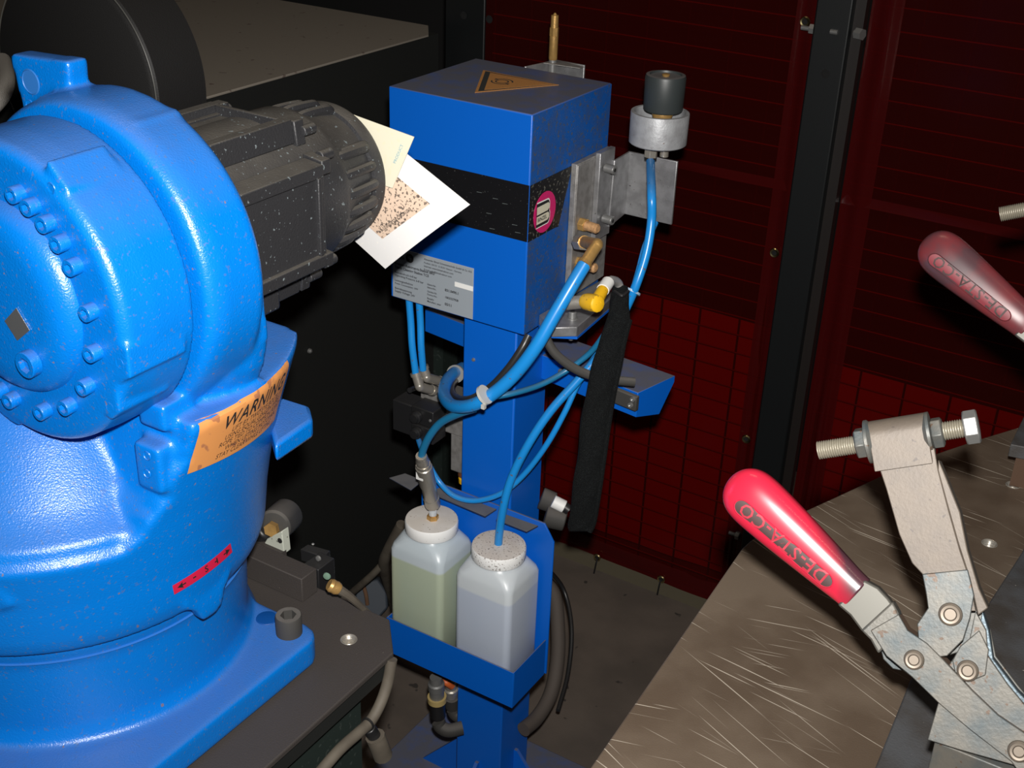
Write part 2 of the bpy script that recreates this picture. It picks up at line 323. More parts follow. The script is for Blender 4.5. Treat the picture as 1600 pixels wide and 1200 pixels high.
# mounting bolt with a hexagon socket
def socket_bolt(name,c,ax,r,h,m,parent,ms=None):
    c=V(c); ax=V(ax).normalized(); mb=MB(); u=ax.orthogonal().normalized(); w=ax.cross(u); seg=24
    R=lambda rad,hh,hexa=False:[c+ax*hh+(u*math.cos(2*PI*j/seg)+w*math.sin(2*PI*j/seg))*(rad if not hexa else rad*math.cos(PI/6)/math.cos(((2*PI*j/seg)%(PI/3))-PI/6)) for j in range(seg)]
    mb.rings([R(r,0),R(r,h*.93),R(r*.94,h),R(r*.62,h,True),R(r*.58,h*.5,True),R(r*.05,h*.45)]); return mb.build(name,m,parent,angle=30)
c=at(452,988,z=ZP+.034); socket_bolt('mounting_bolt',c,(0,0,1),.0133,.022,RUBBER,rb)
MB().lathe((BC.x,BC.y,.929),(0,0,1),[(-.0005,.175),(0,.1772),(.0005,.175)],120).build('scribe_line',mat('scraped_blue',(.02,.13,.42),.5),rb)
# turret casting
def Rw(z,th):
    P=[(.9465,.187),(.952,.190),(.962,.193),(.98,.195),(1.0,.197),(1.03,.202),(1.06,.208),(1.1,.218),(1.12,.224),(1.150,.2330),(1.155,.2320)]
    R=P[-1][1]
    for (a,b),(c,d) in zip(P,P[1:]):
        if z<=c: R=b+(d-b)*max(0,(z-a))/(c-a); break
    Q=[(.94,1),(1.045,.199),(1.056,.196),(1.066,.184),(1.075,.175),(1.13,.128),(1.158,.10)]
    r2=Q[-1][1]
    for (a,b),(c,d) in zip(Q,Q[1:]):
        if z<=c: r2=b+(d-b)*max(0,(z-a))/(c-a); break
    if z<=1.045: r2=R
    r2=min(R,r2)
    if -88<th<-1 and z>1.045:
        yc=.57+(.598-.57)*(z-1.045)/.045 if z<1.09 else .598+.014*(z-1.09)/.065
        return min(R,max(r2,(BC.y-yc)/(-math.sin(math.radians(th)))))
    if th>25 and z>1.06: R=min(R,(.150+max(0,1.12-z))/math.sin(math.radians(min(th,155)))) if th<155 else R
    t=max(0,min(1,(-13-th)/12)) if th>-180 else 1
    if th>150: t=1
    elif th>60: t=0
    t=t*t*(3-2*t)
    return R*(1-t)+r2*t
mb=MB(); lev=[.9465,.949,.952,.957,.962,.97,.98,.99,1.0,1.015,1.03,1.04,1.048,1.056,1.062,1.068,1.075,1.085,1.095,1.105,1.12,1.135,1.148,1.155]
mb.rings([[V((BC.x+Rw(z,th)*math.cos(math.radians(th)),BC.y+Rw(z,th)*math.sin(math.radians(th)),z)) for th in range(-180,180,3)] for z in lev])
# housing ring around the lower arm axis
mb.lathe((LC.x,.624,LC.z),(0,1,0),[(0,.1275),(.006,.132),(.016,.134),(.055,.134),(.062,.129)],96)
mb.rings([[V(q) for q in [(-.88,.632,z),(xf-.008,.632,z),(xf,.637,z),(xf+.009,.648,z),(xf+.016,.665,z),(xf+.020,.685,z),(xf+.020,.700,z),(-.88,.70,z)]] for z,xf in [(1.09,-.715),(1.13,-.706),(1.155,-.693),(1.175,-.684),(1.20,-.678),(1.25,-.680),(1.258,-.69)]])
mb.prism([(LC.x-.05,.64,1.385),(LC.x+.055,.64,1.382),(LC.x+.062,.64,1.37),(LC.x+.062,.64,1.33),(LC.x-.05,.64,1.33)],(0,.045,0))
# lifting lug
g=lambda px,py:at(px,py,y=.655)
lp=[(12,84),(103,96),(106,100),(108,165),(128,185),(140,230),(30,230),(38,186)]
mb.prism([g(*p) for p in lp],(0,.022,0))
# small lugs on the wall
mb.box((-.712,.600,1.146),(-.682,.634,1.170)); mb.box((-.712,.592,1.093),(-.683,.616,1.135))
# stop lug hanging below the skirt
def cylp(th,z,r): t=math.radians(th); return V((BC.x+r*math.cos(t),BC.y+r*math.sin(t),z))
lug=[(-9,.966),(9,.966),(8,.958),(6.2,.950),(5.5,.945),(4.6,.935),(1.5,.929),(-2.9,.930),(-5,.945),(-8,.953)]
mb.rings([[cylp(a,z,.180) for a,z in lug],[cylp(a,z,.1945) for a,z in lug]])
# rib on the lower left and rear stop
mb.rings([[cylp(a,z,.18) for a,z in [(-75,.97),(-46,1.01),(-50,1.03),(-75,1.03)]],[cylp(a,z,.203) for a,z in [(-75,.974),(-49,1.01),(-52,1.025),(-75,1.03)]]])
g=lambda px,py:at(px,py,y=.80)
tur=voxel(mb.build('turret',ROBOT,rb),.0030,5)
lugr=MB().prism([at(415,640,z=1.075),at(440,619,z=1.075),at(484,633,z=1.075),at(489,655,z=1.075),at(430,695,z=1.075)],(0,0,-.02)).build('rear_stop',ROBOT,rb,bevel=.004)
cc=at(48,128,y=.6545); MB().lathe(cc,(0,1,0),[(.0,.0105),(-.0006,.0095),(.001,.0085),(.0012,.0)],24).build('lug_hole',mat('lug_hole_blue',(.02,.13,.4),.5),rb)
cc=at(47,165,y=.6545); MB().lathe(cc,(0,1,0),[(0,.005),(-.0005,.0045),(.0008,.0035),(.001,0)],16).build('threaded_hole',ROBOT,rb)
for px,py in [(230,712),(230,740)]:
    cc=at(px,py,y=.5915); MB().lathe(cc,(0,1,0),[(0,.0042),(-.0006,.0038),(.0008,.003),(.001,0)],16).build('threaded_hole',ROBOT,rb)
cc=at(203,173,z=1.384); MB().lathe(cc,(0,0,1),[(-.002,.006),(0,.006),(.0007,.005),(0,.0035)],16).build('threaded_hole',ROBOT,rb)
# gear case
mb=MB(); mb.lathe((LC.x,.55,LC.z),(0,1,0),[(0,.1125),(.0015,.1165),(.006,.1205),(.03,.1225),(.066,.123)],96)
def wedge(a0,a1,r,y0,y1):
    n=6; P=[(LC.x+r*math.cos(math.radians(a0+(a1-a0)*i/n)),LC.z+r*math.sin(math.radians(a0+(a1-a0)*i/n))) for i in range(n+1)]
    P+= [(LC.x+.1*math.cos(math.radians(a1)),LC.z+.1*math.sin(math.radians(a1))),(LC.x+.1*math.cos(math.radians(a0)),LC.z+.1*math.sin(math.radians(a0)))]
    mb.prism([(x,y0,z) for x,z in P],(0,y1-y0,0))
def slab(pts,y0,y1):
    ins=[(LC.x+(x-LC.x)*.8,LC.z+(z-LC.z)*.8) for x,z in pts[::-1]]
    mb.prism([(x,y0,z) for x,z in pts+ins],(0,y1-y0,0))
def xz(px,py,y): p=at(px,py,y=y); return (p.x,p.z)
slab([xz(72,250,.554),xz(105,298,.554)],.554,.606)
slab([xz(198,545,.550),xz(203,592,.550),xz(184,600,.550)],.550,.606)
slab([xz(180,602,.550),xz(187,646,.550),xz(172,658,.550)],.550,.60)
wedge(-118,-100,.123,.552,.60)
gc=voxel(mb.build('gear_case',ROBOT,rb),.0023,3)
MB().lathe((LC.x,.551,LC.z),(0,-1,0),[(0,.0775),(.004,.0765),(.010,.071),(.014,.062),(.015,.05),(.015,0)],96).build('gear_cap',ROBOT,rb)
for px,py in [(23,287),(48,312),(75,339),(99,373),(121,413),(148,491),(154,560),(138,613),(105,640),(63,639),(15,613),(-2,585)]:
    cc=at(px-2,py+1,y=.543); v=V((cc.x-LC.x,0,cc.z-LC.z)).normalized()*.0925; socket_bolt('flange_bolt',(LC.x+v.x,.5505,LC.z+v.z),(0,-1,0),.0064,.0095,ROBOT,rb)
for a in (225,258,290,60,90,120,150,180,205):
    v=V((math.cos(math.radians(a)),0,math.sin(math.radians(a))))*.0925
    if a in (150,180,205,120): socket_bolt('flange_bolt',(LC.x+v.x,.5505,LC.z+v.z),(0,-1,0),.0064,.0095,ROBOT,rb)
cc=at(48,567,y=.534); socket_bolt('fill_plug',(cc.x,.536,cc.z),(0,-1,0),.0105,.008,ROBOT,rb)
for px,py in [(80,294),(188,568),(172,636),(19,637)]:
    cc=at(px,py,y=.5505); MB().lathe((cc.x,.5505,cc.z),(0,-1,0),[(0,.0045),(.0006,.004),(.0003,.003),(-.001,0)],14).build('threaded_hole',ROBOT,rb)
# foil label on the cap
q=[at(px,py,y=.5355) for px,py in [(8,501),(26,481),(47,516),(28,532)]]
MB().prism(q,(0,-.0006,0)).build('foil_label',mat('foil',(.32,.33,.34),.25,.8),rb,smooth=False,label='small silver foil label')
# ---- stickers on the turret wall, laid on the real surface
dg=bpy.context.evaluated_depsgraph_get(); dg.update()
bv=BVHTree.FromObject(tur,dg); off=tur.matrix_world.translation.copy() if tur.matrix_world.translation.length>0 else V(tur['_w'])
off=V(tur['_w'])
def onwall(th,z,lift=.0006):
    d=V((math.cos(math.radians(th)),math.sin(math.radians(th)),0)); o=V((BC.x,BC.y,z))+d*.5-off
    h,n,i,dist=bv.ray_cast(o,-d)
    return (h+off if h else V((BC.x,BC.y,z))+d*.21)+d*lift
def wallpt(px,py):
    r=ray(px,py); h,n,i,d=bv.ray_cast(EYE-off,r.normalized())
    if h is None: return None
    h=h+off; return math.degrees(math.atan2(h.y-BC.y,h.x-BC.x)),h.z
def sticker(quad,name,m,label,nx=56,ny=20):
    W=[wallpt(*p) for p in quad]; print(name,W)
    W=[w if w else (20,1.1) for w in W]
    def fn(u,v,lift=.0014):
        a=[W[0][k]*(1-u)*(1-v)+W[1][k]*u*(1-v)+W[2][k]*u*v+W[3][k]*(1-u)*v for k in (0,1)]
        return onwall(a[0],a[1],lift)
    mb=MB(); v=[fn(i/nx,j/ny) for j in range(ny+1) for i in range(nx+1)]
    mb.add(v,[[j*(nx+1)+i,j*(nx+1)+i+1,(j+1)*(nx+1)+i+1,(j+1)*(nx+1)+i] for j in range(ny) for i in range(nx)])
    return mb.build(name,m,rb,label=label),fn
# corners: lower left, lower right, upper right, upper left
st,fn=sticker([(291,740),(427,655),(446,562),(303,656)],'warning_sticker',ORANGE,'orange warning sticker')
mb=MB(); W_=.155
def tf(x,y): return fn(max(0,min(1,x/W_)),y/.062,.002)
put_text(mb,'WARNING',.0215,tf,.030,.0405,bold=.012,shear=.25,spacing=1.1)
for i,s in enumerate(['LIFT BY TWO EYE BOLTS','USING EQUAL LENGTH WIRE','ROPE TIED TO COMMON POINT','WHEN LIFTING MOTOMAN.','STAY CLEAR WHILE LIFTING.']):
    put_text(mb,s,.0078,tf,[.046,.038,.032,.042,.032][i],.0325-i*.0068,shear=.15)
mb.build('lettering',INK,st,smooth=False)
st,fn=sticker([(271,928),(361,862),(358,848),(268,914)],'axis_sticker',REDST,'red axis sticker with black arrows')
mb=MB(); tf=lambda x,y:fn(max(0,min(1,x/.09)),y/.014,.0015)
put_text(mb,'S',.012,tf,.044,.003,bold=.02)
mb.add([tf(*p) for p in [(.005,.007),(.013,.0115),(.012,.008),(.031,.008),(.031,.006),(.012,.006),(.013,.0025)]],[range(7)])
mb.add([tf(*p) for p in [(.087,.007),(.079,.0115),(.080,.008),(.060,.008),(.060,.006),(.080,.006),(.079,.0025)]],[range(7)])
mb.add([tf(*p) for p in [(.063,.003),(.065,.003),(.065,.011),(.063,.011)]],[range(4)]); 
mb.build('lettering',INK,st,smooth=False)
# ---- servo motor
mo=MB(); cx,cz=LC.x,LC.z+.004
def rsq(h,r,n=12):
    o=[]
    for a,sx,sz in [(0,1,1),(90,-1,1),(180,-1,-1),(270,1,-1)]:
        for k in range(n+1): t=math.radians(a+90*k/n); o.append((sx*(h-r)+r*math.cos(t),sz*(h-r)+r*math.sin(t)))
    return o
P=lambda y,h,r:[V((cx+a,y,cz+b)) for a,b in rsq(h,r)]
mo.rings([P(.68,.073,.03),P(.706,.073,.03)]); motor=mo.build('servo_motor',MOTOR,rb,bevel=.002)
MB().lathe((cx,.70,cz),(0,1,0),[(0,.0755),(.13,.0755)],64).build('motor_barrel',MOTOR,motor)
# recessed side faces with rails
for k in range(4):
    a=PI/2*k; u=V((math.cos(a),0,math.sin(a))); w=V((-math.sin(a),0,math.cos(a))); c0=V((cx,0,cz))
    f=lambda du,dw,y:c0+u*du+w*dw+V((0,y,0))
    mb=MB(); mb.prism([f(.0,-.043,.706),f([.0775,.0725,.0775,.0725][k],-.043,.706),f([.0775,.0725,.0775,.0725][k],.043,.706),f(0,.043,.706)],(0,.118,0)); mb.build('side_panel',MOTOR,motor,bevel=.001)
    for s in (-1,1):
        mb=MB(); mb.prism([f(.06,s*.034,.707),f(.0815,s*.036,.707),f(.0815,s*.0475,.707),f(.06,s*.050,.707)],(0,.112,0))
        mb.prism([f(.07,s*.030,.708),f(.0745,s*.030,.708),f(.0745,s*.036,.708),f(.07,s*.036,.708)],(0,.110,0)); mb.build('rail',MOTOR,motor,bevel=.0012)
        mb=MB(); mb.prism([f(.058,s*.035,.819),f(.080,s*.037,.819),f(.080,s*.050,.819),f(.058,s*.053,.819)],(0,.012,0)); mb.build('rail_end',MOTOR,motor,bevel=.0012)
        b=f(.069,s*.050,.828); MB().cyl(b,b+V((0,.016,0)),.005,seg=14).build('end_screw',MOTOR,motor,bevel=.0008)
    mb=MB(); mb.prism([f(.068,-.036,.812),f(.0812,-.036,.812),f(.0812,.036,.812),f(.068,.036,.812)],(0,.005,0)); mb.build('end_bar',MOTOR,motor,bevel=.001)
    b=c0+u*.0585+w*.0585+V((0,.706,0)); MB().cyl(b,b+V((0,.012,0)),.0075,.0065,20).build('flange_screw',MOTOR,motor,bevel=.0008)
MB().lathe((cx,.829,cz),(0,1,0),[(0,.0755),(.030,.0755),(.038,.0725),(.050,.068),(.070,.0645),(.084,.062)],72).build('end_bell',MOTOR,motor)
for k in range(24):
    a=2*PI*k/24+.05
    if .75<(a%(2*PI))<1.25: continue
    d=V((math.cos(a),0,math.sin(a))); p=V((cx,.862,cz))+d*.0672
    MB().tube([p,p+V((0,.012,0))+d*.0022,p+V((0,.043,0))+d*.0005,p+V((0,.049,0))-d*.003],.0048,8,4).build('cooling_rib',MOTOR,motor)
for a in (.62,1.38):
    d=V((math.cos(a),0,math.sin(a))); p=V((cx,.868,cz))+d*.0645; MB().tube([p,p+V((0,.04,0))-d*.001,p+V((0,.048,0))-d*.004],.0052,10,4).build('corner_boss',MOTOR,motor)
MB().lathe((cx,.911,cz),(0,1,0),[(0,.058),(.002,.0655),(.012,.0675),(.016,.066),(.018,.05),(.018,0)],72).build('rear_cover',MOTOR,motor)
# lower connector box below the motor
q=at(450,455,y=.80); MB().box((q.x-.075,.70,q.z-.014),(q.x,.79,q.z+.016)).build('connector_box',MOTOR,motor,bevel=.003)
# ------------------------------------------------------------------ cards behind the motor
def card(name,pts,y0,m,bend,n=10,tilt=0):
    P=[at(px,py,y=y0) for px,py in pts]; mb=MB(); v=[];
    for j in range(n+1):
        for i in range(n+1):
            u,w=i/n,j/n; p=P[0]*(1-u)*(1-w)+P[1]*u*(1-w)+P[2]*u*w+P[3]*(1-u)*w
            p=p+V((0,bend*(4*u*(1-u)),0)); v.append(p)
    k=len(v); v+=[p+V((0,.0007,0)) for p in v]
    f=[]
    for j in range(n):
        for i in range(n): a=j*(n+1)+i; f+= [[a,a+1,a+n+2,a+n+1],[k+a,k+a+n+1,k+a+n+2,k+a+1]]
    e=[i for i in range(n+1)]+[(j)*(n+1)+n for j in range(1,n+1)]+[n*(n+1)+i for i in range(n-1,-1,-1)]+[j*(n+1) for j in range(n-1,0,-1)]
    f+=[[e[i],k+e[i],k+e[(i+1)%len(e)],e[(i+1)%len(e)]] for i in range(len(e))]
    fn=lambda u,w,l=.0007:P[0]*(1-u)*(1-w)+P[1]*u*(1-w)+P[2]*u*w+P[3]*(1-u)*w+V((0,bend*(4*u*(1-u))-l,0))
    return mb.add(v,f),fn
mb,fn=card('card',[(602,420),(734,320),(600,212),(470,300)],.945,PAPER,-.006)
wc=mb.build('white_card',PAPER,angle=60); wc['label']='large white card with a speckled tan print behind the motor'; wc['category']='card'
def patch(fn,u0,u1,w0,w1,m,name,par,n=8):
    mb=MB(); v=[fn(u0+(u1-u0)*i/n,w0+(w1-w0)*j/n) for j in range(n+1) for i in range(n+1)]
    mb.add(v,[[j*(n+1)+i,j*(n+1)+i+1,(j+1)*(n+1)+i+1,(j+1)*(n+1)+i] for j in range(n) for i in range(n)]); return mb.build(name,m,par)
pr=patch(fn,.24,.80,.22,.8,TAN,'print',wc)
mb=MB(); put_text(mb,'Kühlungsanordnung',.05,lambda x,y:fn(.30+x*.9,.27+y*1.5,.0011)); mb.build('lettering',INK,wc,smooth=False)
mb,fn=card('card',[(613,294),(647,214),(502,161),(470,245)],.934,PAPERY,0)
yc=mb.build('cream_card',PAPERY,angle=60); yc['label']='small cream card with faded blue writing behind the motor'; yc['category']='card'
mb=MB()
for s,u,w in [('II II',.25,.34),('I E',.45,.34),('II',.2,.5),('U I I',.12,.24)]: put_text(mb,s,.13,lambda x,y:fn(u+x*.8,w+y*.55,.001))
put_text(mb,'PRODUCT',.07,lambda x,y:fn(.45+x*1.1,.06+y*.6,.001)); mb.build('lettering',BLUEINK,yc,smooth=False)
# ------------------------------------------------------------------ torch cleaning station
BX0,BX1,BY0,BY1,BZ0,BZ1=-1.0085,-.787,1.324,1.530,.929,1.229
cs=thing('cleaning_station','tall blue sheet metal cleaning station with box head on a square column','machine',(-.85,1.40,0))
MB().box((BX0,BY0,BZ0),(BX1,BY1,BZ1)).build('housing',SBLUE,cs,bevel=.0018)
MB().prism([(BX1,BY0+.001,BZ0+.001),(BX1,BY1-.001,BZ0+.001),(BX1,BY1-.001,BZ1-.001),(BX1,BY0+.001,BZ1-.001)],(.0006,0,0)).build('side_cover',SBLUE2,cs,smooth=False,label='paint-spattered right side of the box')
zb0,zb1=at(826,379,y=BY0).z,at(827,290,y=BY0).z
band=MB().prism([(BX0+.02,BY0,zb0),(BX1-.0005,BY0,zb0),(BX1-.0005,BY0,zb1),(BX0-.0002,BY0,zb1),(BX0-.0002,BY0,zb0+.02)],(0,-.0006,0)).build('black_band',BAND,cs,smooth=False)
XS=BX1+.0007
a=at(894,262,x=XS); b=at(872,356,x=XS); c=at(862,362,x=XS)
bs=MB().prism([(XS,BY0-.0005,zb0),(XS,at(866,360,x=XS).y,zb0),(XS,at(872,354,x=XS).y,at(872,354,x=XS).z),(XS,a.y,zb1),(XS,BY0-.0005,zb1)],(.0005,0,0)).build('black_band',BANDS,cs,smooth=False,label='spattered tapering end of the black band')
lc=at(851,331,x=XS+.0006); r_=(at(851,297,x=XS).z-at(851,363,x=XS).z)/2*.93
fl_=lambda u,v,l=.0008:V((XS+l,lc.y+u,lc.z+v))
mb=MB(); mb.lathe(fl_(0,0,.0005),(1,0,0),[(0,r_),(.0005,r_)],40); lg=mb.build('pink_disc',PINK,cs,label='round pink emblem with a white outlined letter B')
def bshape(o):
    k=r_/.029; w0,w1=-.026-o,.010+o; P=[(w0*k,(-.0145-o)*k)]
    for i in range(7): t=-PI/2+PI*i/6*.88; P.append(((w1-.006+.006*math.cos(t))*k,(-.0075+(.007+o)*math.sin(t))*k))
    for i in range(7): t=-PI/2*.76+PI*i/6*.88; P.append(((w1-.007+.0058*math.cos(t))*k,(.0068+(.007+o)*math.sin(t))*k))
    P.append((w0*k,(.0145+o)*k)); return P
for nm,o,m,l in [('emblem_outline',.0042,WHITE,.0012),('emblem_letter',.0026,INK,.0016)]:
    P=[p for p in bshape(o)]; P=[(max(p[0],-math.sqrt(max(0,r_*r_-p[1]**2))),p[1]) for p in P]
    MB().add([fl_(*p,l) for p in P],[range(len(P))]).build(nm,m,lg,smooth=False)
for v0,v1 in [(-.0125,-.0012),(.0012,.0125)]:
    k=r_/.029; P=[(-.023*k,v0*k),(.006*k,v0*k),(.0102*k,(v0+.003)*k),(.0102*k,(v1-.003)*k),(.007*k,v1*k),(-.023*k,v1*k)]
    P=[(max(p[0],-math.sqrt(max(0,r_*r_-p[1]**2))),p[1]) for p in P]
    MB().add([fl_(*p,.0020) for p in P],[range(len(P))]).build('emblem_bar',PAPERY,lg,smooth=False)
mb=MB(); put_text(mb,'BINZEL',.0072,lambda x,y:fl_(x,y,.0024),-.020,-.0085,bold=.02); mb.build('lettering',INK,lg,smooth=False)
# white scratches on the band
mb=MB(); 
for px,py in [(770,310),(785,318),(800,351),(765,357),(805,363),(745,300),(760,333)]:
    p=at(px,py,y=BY0-.0008); mb.prism([p,p+V((.008,0,.0005)),p+V((.008,0,.0009)),p+V((0,0,.0006))],(0,-.0002,0))
mb.build('scratches',mat('scratch_grey',(.12,.14,.14),.5),cs,smooth=False)
# warning triangle on the top
T3=[at(px,py,z=BZ1+.0003) for px,py in [(742,145),(755,110),(873,133)]]
ctr=(T3[0]+T3[1]+T3[2])/3
def inset(P,k): return [ctr+(p-ctr)*k for p in P]
tri=MB().prism(T3,(0,0,.0005)).build('warning_triangle',AMBER,cs,smooth=False,label='amber triangular warning sign with two turning arrows')
MB().prism([p+V((0,0,.0004)) for p in inset(T3,.9)],(0,0,.0003)).build('sign_border',AMBK,tri,smooth=False)
I=inset(T3,.76); e=(I[2]-(I[0]+I[1])/2); I2=[I[0]+e*.03,I[1]+e*.03,I[2]+e*.10]
MB().prism([p+V((0,0,.0006)) for p in I2],(0,0,.0003)).build('sign_field',AMBER,tri,smooth=False)
mb=MB(); s0=ctr-e*.06
fz=lambda u,v:V((s0.x+u,s0.y+v,BZ1+.0015))
ring2d(.0075,.0095,0,2*PI,fz,mb); ring2d(.013,.0152,.3,2.6,fz,mb); ring2d(.013,.0152,3.4,5.7,fz,mb)
for a in (2.6,5.7): mb.add([fz(.0105*math.cos(a),.0105*math.sin(a)),fz(.018*math.cos(a),.018*math.sin(a)),fz(.0142*math.cos(a+.4),.0142*math.sin(a+.4))],[(0,1,2)])
mb.build('arrow_symbol',AMBK,tri,smooth=False)
# rating plate
q=[at(px,py,y=BY0) for px,py in [(614,463),(739,498),(740,421),(614,383)]]
px0,px1,pz0,pz1=q[0].x+.0005,q[1].x,q[1].z,q[2].z
pz0=(q[0].z+q[1].z)/2; pz1=(q[2].z+q[3].z)/2
rp=MB().box((px0,BY0-.001,pz0),(px1,BY0,pz1)).build('rating_plate',SILVER,cs,bevel=.0004,label='silver rating plate with black lettering')
W=px1-px0; H=pz1-pz0; fr=lambda x,y:V((px0+x*W,BY0-.0013,pz0+y*H))
mb=MB()
def tx(s,x,y,w,b=.0):
    w={.012:None}.get(w,w); vv,_=text2d(s,1,bold=b or .018); k=w*W/max(p[0] for p in vv)
    put_text(mb,s,1,lambda u,v:V((px0+x*W+u*k,BY0-.0013,pz0+y*H+v*k)),bold=b or .018)
u=W/100
for i,s in enumerate(['Alexander Binzel Schweisstechnik GmbH & Co. KG','Postfach 100153 · D-35331 Giessen - Germany','Internet: www.binzel-abicor.com','E-mail: info@binzel-abicor.com']): tx(s,.40,.91-i*.068,[.58,.46,.36,.34][i])
tx('Brenner-Reinigungs-Station BRS',.03,.665,.50,.03); tx('Torch Cleaning Station TCS',.03,.59,.43,.03)
for y,a,b in [(.49,'Betriebsdruck 6-8 bar','Operating Pressure: 6-8 bar'),(.33,'Leistungsaufnahme','Power Consumption: 10W'),(.17,'Betriebsspannung','Supply Voltage: 24V')]: tx(a,.03,y,.0135*len(a)); tx(b,.03,y-.06,.0135*len(b))
for y,a,b,c in [(.43,'Ident-Nr.','Ident-No.','831.0490.1'),(.29,'Geräte-Nr.','Device-No.','1003327958'),(.15,'Baujahr','Manufact. year','05/11')]:
    tx(a,.44,y,.0125*len(a)); tx(b,.44,y-.06,.0125*len(b)); tx(c,.66,y-.02,.0165*len(c),.03)
ring2d(u*2.2,u*5,0,2*PI,lambda x,y:V((px0+.22*W+x,BY0-.0013,pz0+.86*H+y)),mb); 
for k in (-1,1): mb.add([V((px0+.22*W+a*u,BY0-.0014,pz0+.86*H+b*u)) for a,b in [(-4,k-.4),(2,k-.4),(2,k+.4),(-4,k+.4)]],[range(4)])
tx('ABICOR',.02,.80,.14,.03)
mb.build('lettering',INK,rp,smooth=False)
wl=MB().box((px0+.78*W,BY0-.0016,pz0+.56*H),(px1,BY0-.001,pz0+.65*H)).build('paper_label',WHITE,rp,smooth=False)
# column, gussets, base plate
CX0,CX1,CY0,CY1=-.899,-.811,1.347,1.435
MB().box((CX0,CY0,.01),(CX1,CY1,BZ0)).build('column',SBLUE,cs,bevel=.0025)
MB().box((CX0-.16,CY0-.12,0),(CX1+.13,CY1+.10,.010)).build('base_plate',SBLUE,cs,bevel=.0015)
for P,v in [([(CX0,1.39,.01),(CX0-.10,1.39,.01),(CX0-.005,1.39,.12),(CX0,1.39,.12)],(0,.006,0)),([(CX1,1.39,.01),(CX1+.10,1.39,.01),(CX1+.005,1.39,.13),(CX1,1.39,.13)],(0,.006,0)),([(-.858,CY0,.01),(-.858,CY0-.09,.01),(-.858,CY0-.005,.115),(-.858,CY0,.115)],(.006,0,0))]:
    MB().prism(P,v).build('gusset',SBLUE,cs,smooth=False)
for px,py in [(740,562),]:
    p=at(px,py,y=CY0); MB().lathe(p,(0,-1,0),[(0,.003),(.002,.0022),(.0025,0)],10).build('rivet',STEEL,cs)
# cross arm behind the column
z=at(850,556,y=1.42).z
A=[at(px,py,z=z) for px,py in [(850,556),(997,614),(1055,587),(975,560)]]
d=(A[1]-A[0]).normalized(); A0=A[1]-d*.40; B0=A0+(A[2]-A[1]); H_=.038
mb=MB(); 
sec=lambda p,b:[p,b,b+V((0,0,-.010))+ (p-b)*.0,(p*.35+b*.65)+V((0,0,-.052)),p+V((0,0,-H_))]
r0=sec(A0,A0+V((.02,.062,0))); r1=sec(A[1],A[2]); mb.rings([r0,r1]); mb.build('cross_arm',SBLUE,cs,bevel=.001)
# tray with two bottles
ty0,ty1,tx0,tx1,tz0,tz1=1.24,1.338,-.960,-.730,.371,.437
tr=MB(); T_=.002
tr.box((tx0,ty0,tz0),(tx1,ty0+T_,tz1)); tr.box((tx1-T_,ty0+T_,tz0),(tx1,ty1-.006,tz1)); tr.box((tx0,ty0+T_,tz0),(tx0+T_,ty1-.006,tz1)); tr.box((tx0+T_,ty0+T_,tz0),(tx1-T_,ty1-.006,tz0+T_))
tr.build('bottle_tray',SBLUE,cs,bevel=.0006)
ztop=at(800,800,y=ty1).z
bp=[(-.962,ztop+.006),(-.962,tz0),(-.728,tz0),(-.728,ztop-.022),(-.745,ztop+.004)]
MB().prism([(x,ty1-.004,zz) for x,zz in bp],(0,.003,0)).build('tray_back',SBLUE,cs,bevel=.0006)
tabm=mat('dusty_tab',(.028,.035,.06),.6,dust=((.12,.12,.125),1))
for P in [[(608,748),(633,741),(661,752),(642,767)],[(668,770),(688,763),(776,797),(758,808)],[(775,813),(790,805),(841,823),(823,832)]]:
    zt=at(*P[0],y=1.31).z; Q=[at(a,b,z=ztop+.004) for a,b in P]; MB().prism(Q,(0,0,.0018)).build('tab',tabm,cs,bevel=.0005)
# side plate assembly in aluminium
XP=-.775
g=lambda px,py,x=XP:at(px,py,x=x)
sp=MB().prism([(XP-.011,g(904,258).y,g(904,258).z),(XP-.011,g(904,258).y,.950),(XP-.011,1.528,.950),(XP-.011,1.528,1.142),(XP-.011,1.49,1.142)],(.009,0,0)).build('side_plate',ALUD,cs,bevel=.001)
P=[g(904,258),g(931,246),g(928,318),g(904,338),g(902,338)]
MB().prism([V((XP-.001,p.y,p.z)) for p in [V((0,1.4295,1.14)),V((0,1.472,1.14)),V((0,1.470,1.066)),V((0,1.455,1.052)),V((0,1.4295,1.040))]],(-.003,0,0)).build('raised_panel',ALUD,cs,bevel=.001)
MB().prism([V((XP-.002,y_,z_)) for y_,z_ in [(1.478,1.146),(1.520,1.146),(1.520,1.02),(1.478,1.02)]],(.008,0,0)).build('slide_block',ALU,cs,bevel=.001)
BASEA=[at(px,py,z=.947) for px,py in [(862,508),(866,518),(902,511),(956,467),(940,455),(905,455)]]
MB().prism([(XP-.01,1.36,.947),(at(863,512,z=.947).x,at(863,512,z=.947).y,.947),tuple(at(902,511,z=.947)),tuple(at(956,465,z=.947)),(XP+.0,1.54,.947)],(0,0,-.014)).build('base_bracket',ALU,cs,bevel=.001)
MB().prism([(XP-.01,1.36,.9325),tuple(at(862,524,z=.9325)),tuple(at(902,526,z=.9325)),tuple(at(956,479,z=.9325)),(XP,1.54,.9325)],(0,0,-.004)).build('bracket_support',SBLUE,cs,smooth=False)
p=at(894,497,z=.947); b_=MB(); b_.lathe(p,(0,0,1),[(0,.008),(.0012,.008),(.0012,.006),(.009,.006),(.010,.0052),(.0101,.003),(.006,.0028),(.006,0)],20); b_.build('cap_screw',STEEL,cs)
